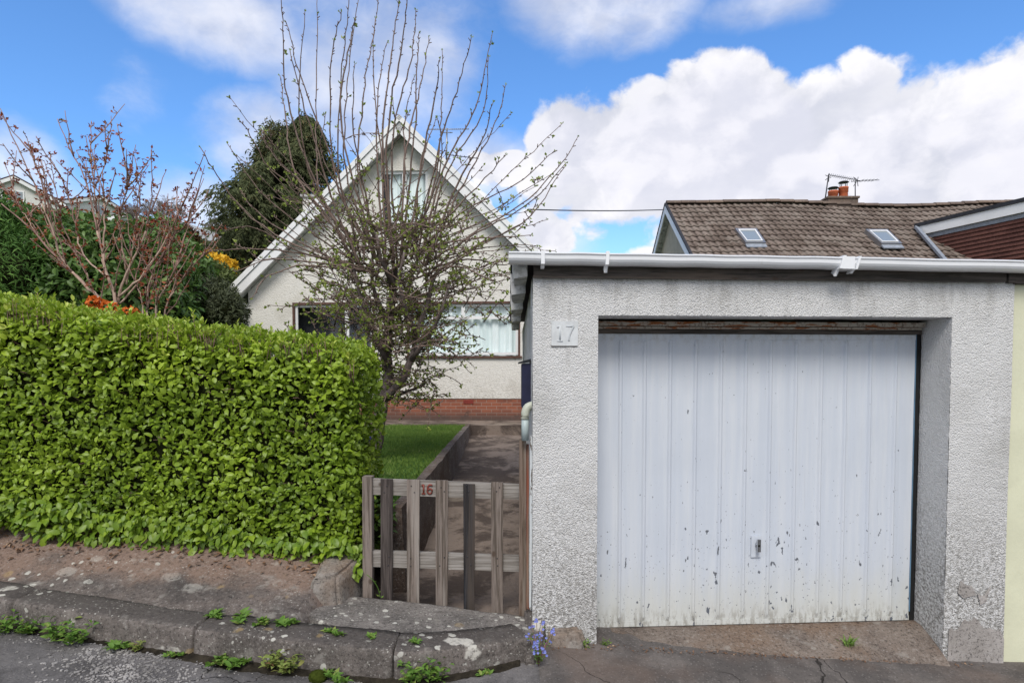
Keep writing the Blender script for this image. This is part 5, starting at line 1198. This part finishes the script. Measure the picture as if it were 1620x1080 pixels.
# ------------------------------------------------------------------ red budded shrub
def redshrub():
    random.seed(9); YS_ = 8.2
    root = thing('flowering_shrub', tuple(at(190, 560, YS_)), 'bare many stemmed shrub with pinkish stems and red buds behind the hedge', 'shrub')
    A = lambda px, py, dy=0: at(px, py, YS_+dy); lf = []
    stems = [([(166, 560), (160, 478), (138, 455), (95, 412), (45, 358), (2, 322)], .048, .009), ([(138, 455), (110, 425), (92, 398), (70, 330), (45, 270), (15, 205), (1, 172)], .032, .006), ([(92, 400), (82, 350), (65, 290), (50, 240), (48, 236)], .02, .005),
        ([(185, 560), (184, 482), (168, 430), (160, 390), (150, 350), (135, 285), (108, 230), (91, 188)], .048, .006), ([(168, 430), (158, 380), (150, 300), (143, 250), (144, 192)], .026, .006), ([(162, 400), (166, 330), (163, 270), (176, 213)], .022, .006),
        ([(184, 482), (200, 430), (228, 372), (240, 300), (239, 237)], .034, .006), ([(200, 430), (190, 350), (200, 300), (207, 268)], .02, .005), ([(200, 450), (212, 380), (220, 330), (223, 272)], .02, .005), ([(188, 470), (230, 430), (270, 365), (290, 320), (304, 290)], .03, .006),
        ([(170, 440), (130, 400), (118, 350), (104, 300), (80, 250)], .022, .005), ([(150, 465), (130, 420), (100, 360), (88, 300), (79, 244)], .02, .005), ([(60, 372), (40, 340), (20, 310), (10, 300)], .012, .004), ([(190, 480), (225, 440), (250, 400), (285, 365), (313, 330)], .024, .005)]
    st2 = [([(252, 570), (245, 490), (262, 455), (290, 400), (316, 352)], .03, .006), ([(240, 560), (232, 490), (238, 440), (262, 400), (283, 372)], .026, .005), ([(262, 560), (262, 488), (290, 440), (322, 400), (325, 368)], .024, .005), ([(235, 560), (225, 480), (215, 440), (226, 395), (236, 350)], .024, .005)]
    def sh(T_, p, a, b, pale):
        dy = random.uniform(-.1, .1); sp = random.uniform(-.5, .5); n = len(p)
        return grow(T_, [], [A(px, py, (dy+sp*i/(n-1)) if i else 0) for i, (px, py) in enumerate(p)], a, b, 7, False, 0, n=22)
    T2 = Tubes(); allp = []
    for p, a, b in stems+st2:
        T_ = Tubes(); pts = sh(Tubes(), p, a*.6, b, 1); m = len(pts); c = int(m*.5) if a > .024 else int(m*.38); rr = [(a*.58+(b*.8-a*.58)*(i/(m-1))**.75) for i in range(m)]
        T_.add(pts[:c+1], rr[:c+1], 7, .3); T_.build('stem', M['pale_bark'], root); T2.add(pts[c:], rr[c:], 6, random.random()); allp.append(pts)
    for pts in list(allp):
        m = len(pts)
        for k in range(4, m):
            if random.random() < .42 and k < m-3:
                d = (pts[k]-pts[k-1]).normalized()+Vector((random.gauss(0, .5), random.gauss(0, .5), random.uniform(.1, .7))); d.normalize(); L = random.uniform(.25, .75)
                q = grow(T2, [], [pts[k], pts[k]+d*L*.5, pts[k]+d*L+Vector((0, 0, .05))], .010, .004, 5, False, 0); allp.append(q)
    for pts in allp:
        m = len(pts)
        for k in range(m//3, m):
            for _ in range(3):
                if random.random() < .5:
                    a = pts[k].lerp(pts[k-1], random.random()); d = Vector((random.gauss(0, 1), random.gauss(0, 1), random.gauss(.4, .6))).normalized(); L = random.uniform(.02, .06)
                    T2.add([a, a+d*L], [.006, .004], 4, .4)
                    for _2 in range(random.randint(1, 4)): lf.append((a+d*L, d+Vector((random.gauss(0, .7), random.gauss(0, .7), random.gauss(0, .7))), random.uniform(.03, .06)))
    T2.build('twigs', M['red_twig'], root)['kind'] = 'stuff'
    leafobj('buds', lf, M['red_leaf'], root, .5)
redshrub()

# ------------------------------------------------------------------ leafy bushes behind
def bush(name, label, cat, spec, mat, n, L, root_loc, core=M['hedge_core'], simple=False, wd=.42, droop=0.0, group=None, shell=.35, clump=4.0, up=.5):
    root = thing(name, root_loc, label, cat, group)
    Ps = []; Ns = []
    vol = [a[3]*a[4]*a[5] for a in spec]; tot = sum(v**.67 for v in vol)
    for (x, y, z, a, b, c), v in zip(spec, vol):
        m = int(n*v**.67/tot); d = rv(m)
        r = 1-RS.rand(m)**1.8*shell
        bl = np.array([1+.16*nz3(*(q*2+np.array([x, y, z])), 1.3)+.10*nz3(*(q*4), clump*.5) for q in d])
        Ps.append(np.array([x, y, z])+d*np.array([a, b, c])*(r*bl)[:, None]); Ns.append(d)
    P = np.concatenate(Ps); N_ = np.concatenate(Ns); m = len(P)
    D = unit(N_*.5+RS.normal(0, .7, P.shape)+np.array([0, 0, -droop])); Nn = unit(N_*.7+np.array([0, 0, up])+RS.normal(0, .45, P.shape))
    cl = np.array([.5+.8*nz3(*q, clump*.35) for q in P]); Ls = L*RS.uniform(.7, 1.25, m)
    leaves('foliage', P, D, Nn, Ls, Ls*wd, mat, root, simple=simple, rnd=np.clip(.5*RS.rand(m)+.5*cl, 0, 1))['kind'] = 'stuff'
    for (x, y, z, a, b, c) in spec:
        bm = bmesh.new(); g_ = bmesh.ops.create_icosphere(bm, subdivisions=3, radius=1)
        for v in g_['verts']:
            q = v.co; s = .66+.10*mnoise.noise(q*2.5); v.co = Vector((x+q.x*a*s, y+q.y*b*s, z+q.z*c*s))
        obj('dark_core', bm, core, root, smooth=True)  # solid hull, its colour standing in for the shade behind the leaves
    return root
def E(px, py, Y, rx, ry, dy=None):      # ellipsoid by pixel centre and radii
    q = at(px, py, Y); return (q.x, q.y, q.z, rx*Y/FPX, (dy or rx*Y/FPX), ry*Y/FPX)
bush('laurel_bush', 'large dark glossy laurel bush behind the red budded shrub', 'bush', [E(60, 430, 11.5, 60, 95, 1), E(120, 440, 11, 75, 105, 1), E(190, 450, 11, 70, 100, 1), E(95, 480, 10.6, 120, 90, 1), E(250, 470, 11.5, 60, 92, 1), E(210, 500, 10.8, 90, 90, 1)], M['laurel_leaf'], 17000, .15, tuple(at(130, 560, 11)), droop=.5)
bush('laurel_bush', 'smaller dark laurel bush right of the red budded shrub', 'bush', [E(290, 430, 13, 42, 52, .8), E(270, 400, 13.6, 30, 42, .8), E(262, 368, 14.5, 30, 22, .8)], M['laurel_leaf'], 4200, .14, tuple(at(290, 520, 13)), droop=.5)
bush('conifer_hedge', 'soft green conifer filling the left edge behind the hedge', 'bush', [E(-20, 420, 10, 62, 100, 1), E(12, 450, 9.8, 60, 85, 1), E(-30, 340, 10.5, 50, 50, 1)], M['conifer_green'], 15000, .13, tuple(at(0, 560, 10)), simple=True, wd=.16, droop=.2)
bush('garden_shrub', 'dusky dark green shrub between the red budded shrub and the house', 'shrub', [E(335, 480, 12.5, 42, 42, .6), E(362, 492, 12, 26, 30, .5), E(300, 490, 12, 26, 34, .5)], M['grey_shrub'], 8000, .09, tuple(at(345, 540, 12)), simple=True, wd=.3)
bush('garden_shrub', 'light green shrub under the yellow flowers beside the house', 'shrub', [E(335, 440, 16, 32, 26, .7), E(352, 455, 15.8, 20, 24, .5)], M['olive_shrub'], 3800, .11, tuple(at(335, 500, 16)), simple=True)
bush('yellow_flowering_bush', 'low bush covered in bright yellow flowers left of the house eaves', 'shrub', [E(342, 416, 19, 26, 9, .6), E(325, 408, 19.4, 16, 7, .5), E(358, 424, 18.8, 9, 7, .4)], M['yellow_fl'], 2600, .13, tuple(at(342, 440, 19)), simple=True, wd=.7)
bush('orange_flowering_bush', 'small bush of orange flowers at the foot of the red budded shrub', 'shrub', [E(150, 478, 7.4, 9, 7, .1), E(172, 486, 7.4, 12, 7, .1), E(205, 492, 7.4, 9, 4, .1)], M['orange_fl'], 330, .05, tuple(at(160, 520, 7.4)), simple=True, wd=.7, core=M['laurel_leaf'])
bush('garden_shrub', 'reddish brown shrub top beyond the dark laurel right of the budded shrub', 'shrub', [E(292, 378, 22, 20, 18, .5)], leafmat('russet_leaf', (.11, .07, .03), (.19, .10, .05), (.12, .14, .05), .2), 1600, .14, tuple(at(292, 420, 22)), simple=True)
# leafy growth just inside the gate, at the lawn wall
bush('garden_shrub', 'low dark leafy plant behind the gate pickets beside the lawn wall', 'plant', [(-1.02, 4.72, .78, .12, .15, .14), (-.98, 4.62, .6, .10, .14, .18)], M['laurel_leaf'], 500, .05, (-1.0, 4.7, .45), wd=.5)

# ------------------------------------------------------------------ tall conifer
def conifer():
    Y = 24.0; root = thing('conifer_tree', tuple(at(450, 560, Y)), 'tall dark conifer with drooping fronds behind the gabled house', 'tree')
    base = at(452, 560, Y); top = at(470, 192, Y)
    T_ = Tubes(); T_.add([base-Vector((0, 0, 2)), base.lerp(top, .5), top], [.28, .18, .03], 10); T_.build('trunk', M['dark_bark'], root)
    prof = [(184, 485, 5), (200, 484, 14), (225, 474, 34), (265, 458, 56), (300, 448, 76), (340, 438, 95), (380, 430, 100), (420, 425, 96), (460, 425, 90), (520, 425, 80)]
    P = []; D = []; L = []; RN = []
    random.seed(4)
    def pr(py):
        for (a, b) in zip(prof, prof[1:]):
            if a[0] <= py <= b[0]: t = (py-a[0])/(b[0]-a[0]); return a[1]+(b[1]-a[1])*t, a[2]+(b[2]-a[2])*t
    T_ = Tubes()
    extra = [(430, 198, 9), (432, 212, 16), (440, 225, 20), (424, 218, 14), (484, 188, 6), (492, 210, 14), (505, 225, 12), (412, 238, 14), (392, 262, 14), (378, 300, 16), (366, 335, 14), (360, 372, 16), (420, 222, 12), (385, 318, 18), (372, 395, 14), (528, 252, 10), (450, 200, 16), (400, 290, 20)]
    nb_ = 0
    while nb_ < 2700:
        py = 188+(random.random()**.8)*320
        cx, w_ = pr(py); a = random.uniform(0, 2*math.pi); lob = .95+.16*math.sin(3*a+py*.02)+.42*mnoise.noise(Vector((math.cos(a)*1.5, math.sin(a)*1.5, py*.018)))
        R_ = w_*Y/FPX*lob; c = at(cx, py, Y); rr = R_*(1.04-.5*random.random()**1.6)
        q = Vector((c.x+math.cos(a)*rr, Y+math.sin(a)*rr, c.z)); od = Vector((math.cos(a), math.sin(a), 0))
        if mnoise.noise(Vector((math.cos(a)*2.2, math.sin(a)*2.2, py*.035))) < -.22: nb_ += 1; continue
        Lb = random.uniform(.5, 1.25)*(1.3 if random.random() < .15 else 1); nb_ += 1; clr = random.random()
        for j in range(13):
            t = j/12; cpt = q+od*Lb*(t-.5)*.8+Vector((0, 0, .22*math.sin(t*2.6)-.75*t*t*Lb*.6)); 
            for s in (-1, 1):
                sd_ = Vector((-od.y, od.x, 0))*s
                P.append(cpt); D.append(od*.45+sd_*.55+Vector((random.gauss(0, .15), random.gauss(0, .15), -.75+random.gauss(0, .25)))); L.append(random.uniform(.14, .30)*(1.1-.5*t)); RN.append(min(1, max(0, clr*.7+random.random()*.3)))
    for (px, py, r) in extra:
        for i in range(34):
            q = at(px+random.gauss(0, r*.5), py+random.uniform(0, 24), Y+random.gauss(0, .3))
            for j in range(12): P.append(q+Vector((random.gauss(0, .12), random.gauss(0, .12), random.gauss(0, .14)))); D.append(Vector((random.gauss(0, .6), random.gauss(0, .6), -.5+random.gauss(0, .4)))); L.append(random.uniform(.12, .26)); RN.append(random.random())
    P = np.array([tuple(p) for p in P]); D = np.array([tuple(p) for p in D]); L = np.array(L)
    leaves('foliage', P, D, rv(len(P))+np.array([0, -.3, .5]), L, L*.26, M['conifer_leaf'], root, simple=True, rnd=np.array(RN))['kind'] = 'stuff'
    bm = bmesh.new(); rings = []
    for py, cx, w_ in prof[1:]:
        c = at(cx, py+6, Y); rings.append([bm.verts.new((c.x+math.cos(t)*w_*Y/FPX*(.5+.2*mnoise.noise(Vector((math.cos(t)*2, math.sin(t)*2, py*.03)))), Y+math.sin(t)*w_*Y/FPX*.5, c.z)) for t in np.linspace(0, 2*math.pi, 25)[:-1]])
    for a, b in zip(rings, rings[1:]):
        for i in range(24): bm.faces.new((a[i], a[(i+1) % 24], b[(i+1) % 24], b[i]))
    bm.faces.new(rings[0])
    obj('dark_core', bm, plain('conifer_shade', (.022, .024, .012), 1, .3, 6, .9, .05, 0, .1), root, smooth=True)  # solid hull coloured dark for the shade inside the crown
conifer()

# ------------------------------------------------------------------ far bare trees
def baretree(px, pyb, pyt, Y, wpx, label, n=7, seed=1):
    random.seed(seed); base = at(px, pyb, Y); H_ = (at(px, pyt, Y)-base).length; root = thing('bare_tree', tuple(base), label, 'tree', 'bare trees on the hillside')
    T_ = Tubes(); T_.add([base-Vector((0, 0, 3)), base+Vector((0, 0, H_*.35))], [H_*.03, H_*.022], 7); T_.build('trunk', M['far_bark'], root)
    T2 = Tubes()
    def rec(p, d, L, r, lv):
        e = p+d*L+Vector((random.gauss(0, .03)*L, random.gauss(0, .03)*L, .04*L)); m = p.lerp(e, .5)+Vector((random.gauss(0, .04)*L, 0, 0))
        T2.add([p, m, e], [r, r*.8, r*.6], 4 if lv > 1 else 5, random.random())
        if lv < 5:
            for _ in range(3 if lv < 4 else 3):
                nd = (d+Vector((random.gauss(0, .5), random.gauss(0, .5), random.gauss(.1, .35)))).normalized(); s = p.lerp(e, random.uniform(.45, 1)); rec(s, nd, L*random.uniform(.55, .8), max(r*.58, .012*Y/60), lv+1)
    for i in range(n):
        a = i/n*2*math.pi+random.random(); rec(base+Vector((0, 0, H_*(.2+.15*random.random()))), Vector((math.cos(a)*wpx*.011, math.sin(a)*.6, 1)).normalized(), H_*.30, H_*.013, 0)
    T2.build('crown', M['far_bark'], root)
baretree(262, 392, 308, 46, 60, 'rounded bare tree on the skyline above the dark laurels', 9, 3)
baretree(212, 385, 322, 50, 40, 'bare tree on the skyline seen through the red budded shrub', 7, 5)
baretree(338, 392, 348, 44, 22, 'slim bare tree beside the left edge of the tall conifer', 5, 8)
bush('hillside_trees', 'distant dark green trees on the hillside behind the laurels', 'trees', [E(30, 380, 40, 60, 45, 3), E(120, 385, 42, 60, 42, 3), E(210, 395, 40, 50, 35, 3), E(290, 410, 38, 45, 30, 2.5), E(350, 425, 36, 40, 25, 2)], M['laurel_leaf'], 9000, .5, tuple(at(200, 440, 40)), simple=True)

# ------------------------------------------------------------------ weeds
def weed_mesh(kind, seed):
    rs = np.random.RandomState(seed); P = []; D = []; N_ = []; L = []
    if kind == 'rosette':
        for c in range(5):
            cx, cy_ = rs.normal(0, .025, 2)
            for j in range(9): a = j*2.4+rs.rand(); e = rs.uniform(.35, 1.3); P.append((cx, cy_, .004)); D.append((math.cos(a), math.sin(a), e)); L.append(rs.uniform(.025, .055))
    elif kind == 'leafy':
        for c in range(11):
            a = rs.rand()*6.28; d = np.array([math.cos(a)*.7, math.sin(a)*.7, 1]); h = rs.uniform(.03, .075)
            for j in range(7): t = (j+1)/7; b = j*2.4+c; P.append(tuple(d*h*t+np.array([*rs.normal(0, .01, 2), 0]))); D.append((math.cos(b), math.sin(b), .5)); L.append(rs.uniform(.018, .034))
    else:
        for c in range(60): a = rs.rand()*6.28; P.append((*rs.normal(0, .018, 2), 0)); D.append((math.cos(a)*.6, math.sin(a)*.6, 1)); L.append(rs.uniform(.03, .075))
    P = np.array(P); D = np.array(D); L = np.array(L)
    return P, D, L
protos = {}
def weed(kind, var, px, py, z, sc, label, mat, dy=0, group='weeds along the kerb'):
    key = (kind, var, mat); q = gp(px, py, z)
    if px < 790 and py > 1000 and lv_[0] == 'r' and q.y > kerbY(q.x)-.025: q.y = kerbY(q.x)-.025
    if key not in protos:
        P, D, L = weed_mesh(kind, var); N_ = np.stack([RS.normal(0, .4, len(P)), RS.normal(-.2, .4, len(P)), np.ones(len(P))], 1)
        P = P+np.array(tuple(q)); o = leaves('weed_clump', P, D, N_, L, L*(.13 if kind == 'grass' else .42), M[mat], None, tuple(q), simple=(kind == 'grass'), curl=.25); protos[key] = o
    else: o = protos[key].copy(); link(o); o.location = q
    o.scale = (sc, sc, sc); o.rotation_euler = (0, 0, random.uniform(0, 6.28)); tag(o, label, 'weed', group); return o
random.seed(12); lv_ = ['r']
def zroad(px): q = gp(px, 1030, .05); return zr(q.x)+.0
def zk(px): q = gp(px, 975, .25); return zr(q.x)+.165
WL = [('leafy', 1, 8, 1003, 'r', 1.5, 'bushy green weed in the gutter at the left edge of the photo', 'weed'), ('leafy', 2, 42, 1004, 'r', 1.5, 'second bushy weed from the left in the gutter', 'weed'),
      ('leafy', 1, 95, 1012, 'r', 1.7, 'broad leafy weed clump in the gutter below the lichen patch', 'weed'), ('leafy', 3, 122, 1018, 'r', 1.7, 'largest light green weed clump in the gutter', 'weed'), ('rosette', 1, 196, 1018, 'r', 1.3, 'small upright sprig rooted where kerb meets gravel', 'weed'),
      ('leafy', 2, 222, 1025, 'r', .9, 'low weed beside the upright sprig in the gutter', 'weed_y'), ('rosette', 2, 284, 1032, 'r', .7, 'tiny weed just left of the kerb joint', 'weed'), ('rosette', 3, 347, 1046, 'r', 1.3, 'feathery green weed just right of the kerb joint at road level', 'weed'),
      ('rosette', 1, 382, 1052, 'r', 1.3, 'feathery green weed in the gutter between two others', 'weed'), ('leafy', 4, 430, 1056, 'r', 1.5, 'yellow green weed in the gutter left of the moss', 'weed_y'), ('leafy', 5, 455, 1064, 'r', 1.6, 'spreading yellow green weed beside the moss cushion', 'weed_y'),
      ('rosette', 2, 527, 1076, 'r', 1.3, 'spiky green weed right of the moss cushion', 'weed'), ('leafy', 3, 655, 1078, 'r', 1.7, 'leafy weed under the curved kerb stone at the bottom edge', 'weed'), ('leafy', 1, 690, 1079, 'r', 1.6, 'leafy weed at the bottom edge right of its twin under the curved kerb', 'weed'),
      ('rosette', 3, 763, 1068, 'r', .9, 'small star shaped weed at the foot of the curved kerb stone', 'weed'),
      ('rosette', 1, 342, 975, 'k', 1.1, 'leftmost green weed growing on top of the kerb', 'weed'), ('rosette', 2, 383, 981, 'k', 1.2, 'weed tuft on the kerb top second from the left', 'weed'), ('rosette', 3, 414, 985, 'k', 1.1, 'weed tuft in the middle of the kerb top row', 'weed'),
      ('rosette', 1, 452, 988, 'k', 1.2, 'weed tuft on the kerb top nearest the doorstep corner', 'weed'), ('rosette', 2, 526, 1003, 'k', .9, 'small weed in the joint between kerb and doorstep beside the orange lichen', 'weed'), ('rosette', 3, 590, 1009, 'k', .7, 'tiny weed in the joint in front of the doorstep', 'weed'), ('rosette', 1, 656, 1017, 'k', .7, 'tiny weed at the front of the doorstep arc', 'weed')]
for (kd, vr, px, py, lv, sc, lab, mt) in WL: lv_[0] = lv; weed(kd, vr, px, py, zroad(px) if lv == 'r' else zk(px), sc, lab, mt)
weed('grass', 1, 1342, 1022, gz(2.1, 3.95)+.035, 1.1, 'green grass tuft growing at the garage threshold', 'weed', group='weeds by the garage')
weed('leafy', 4, 925, 1025, gz(.48, 3.9), .9, 'low weed at the foot of the left garage pier', 'grass', group='weeds by the garage')
weed('leafy', 5, 958, 1022, gz(.6, 3.9), .6, 'tiny weed just right of the left garage pier', 'grass', group='weeds by the garage')
bm = bmesh.new(); bmesh.ops.create_icosphere(bm, subdivisions=4, radius=1); q = gp(503, 1070, zroad(503))
for v in bm.verts: c = v.co.copy(); v.co = Vector((q.x+c.x*.05, q.y+c.y*.045, q.z+c.z*.035))+c*.006*mnoise.noise(c*5)
o = obj('moss_cushion', bm, M['moss'], loc=tuple(q), smooth=True); tag(o, 'rounded olive green moss cushion in the gutter', 'moss')
# blue flowers at the garage corner
def forget():
    q = gp(852, 1052, -.03); root = thing('flowering_plant', tuple(q), 'small plant with pale blue flowers between the kerb and the garage', 'plant')
    T_ = Tubes(); lf = []; fl = []
    random.seed(2)
    for i in range(16):
        a = random.uniform(0, 6.28); h = random.uniform(.08, .27); e = q+Vector((math.cos(a)*random.uniform(.02, .10), math.sin(a)*.05, h)); m = q.lerp(e, .5)+Vector((0, 0, .02)); T_.add([q, m, e], [.0025, .002, .0015], 4)
        for j in range(8): t = random.uniform(.1, .9); p = q.lerp(e, t); lf.append((p, Vector((random.gauss(0, 1), random.gauss(0, 1), .5)), random.uniform(.015, .03)))
        for j in range(4): p = e+Vector((random.gauss(0, .008), random.gauss(0, .008), random.uniform(-.03, .012))); fl.append(p)
    T_.build('stems', M['red_twig'], root); leafobj('leaves', lf, M['weed'], root, .4)
    for p in fl:
        a = np.arange(5)*1.2566; D = np.stack([np.cos(a), -.4+0*a, np.sin(a)], 1)
        leaves('flower', np.tile(np.array([tuple(p)]), (5, 1)), D, np.tile([0, -1, .4], (5, 1)), .0095, .009, M['blue_fl'], root, simple=True, fold=0, curl=0)
forget()
def violet():
    q = at(584, 692, 5.4); root = thing('violet_flower', tuple(q), 'tiny violet flower showing past the right end of the hedge', 'flower')
    P = np.tile(np.array([tuple(q)]), (10, 1))+RS.normal(0, .008, (10, 3)); leaves('petals', P, rv(10), np.tile([0, -1, .2], (10, 1)), .035, .03, M['violet_fl'], root, simple=True)
    T_ = Tubes(); T_.add([q, q+Vector((-.02, 0, -.2)), Vector((q.x-.02, q.y, .64))], [.003, .003, .004], 5); T_.build('stem', M['red_twig'], root)
violet()
# sprig growing up the gate stile and ragged leaves at the hedge end
def sprig():
    q = at(602, 945, 4.24); root = thing('climbing_sprig', tuple(q), 'thin green sprig in front of the gate stile below the hedge corner', 'plant')
    T_ = Tubes(); T_.add(curve([at(602, 947, 4.24), at(598, 930, 4.23), at(590, 917, 4.22), at(580, 908, 4.22)], 10), .0025, 5); T_.build('stem', M['weed'], root)
    lf = [(at(601, 942, 4.235), Vector((-1, -.3, .5)), .03), (at(602, 944, 4.235), Vector((1, -.3, .5)), .03), (at(600, 938, 4.235), Vector((.5, -.5, .8)), .028), (at(592, 918, 4.22), Vector((1, -.3, -.3)), .02)]
    leafobj('leaves', lf, M['weed'], root, .5)
sprig()
# loose gravel where the road has broken up beside the kerb
def gravel():
    bm = bmesh.new(); random.seed(6)
    for i in range(2100):
        px = random.gauss(200, 62); py = random.uniform(1022, 1086)
        if i > 1300: px = random.uniform(0, 640); py = 1000+px*.125+random.gauss(0, 6)
        q = gp(px, py, zroad(px)); 
        if q.y > kerbY(q.x)-.01: continue
        s = random.uniform(.003, .010)*(1 if i <= 1300 else .6); g_ = bmesh.ops.create_icosphere(bm, subdivisions=1, radius=1)
        M_ = Matrix.Rotation(random.uniform(0, 3), 3, 'Z'); sc = Vector((s*random.uniform(.8, 1.7), s, s*random.uniform(.4, .8)))
        for v in g_['verts']: c = v.co*random.uniform(.8, 1.15); v.co = Vector((q.x, q.y, roadz(q.x, q.y)+.002))+M_@Vector((c.x*sc.x, c.y*sc.y, c.z*sc.z))
    o = obj('loose_gravel', bm, stone('gravel', (.20, .19, .185), (.42, .40, .385), 0, 2), loc=(-2.3, 3.5, .1)); tag(o, 'loose grey gravel where the road surface has broken up by the kerb', 'gravel', kind='stuff')
gravel()
bm = bmesh.new(); bmesh.ops.create_icosphere(bm, subdivisions=3, radius=1); q = gp(994, 1031, gz(.75, 3.85))
for v in bm.verts: c = v.co.copy(); v.co = Vector((q.x+c.x*.018, q.y+c.y*.014, q.z+.008+c.z*.009))
o = obj('pebble', bm, plain('white_pebble', (.6, .58, .55)), loc=tuple(q), smooth=True); tag(o, 'single white pebble in front of the garage door', 'pebble')
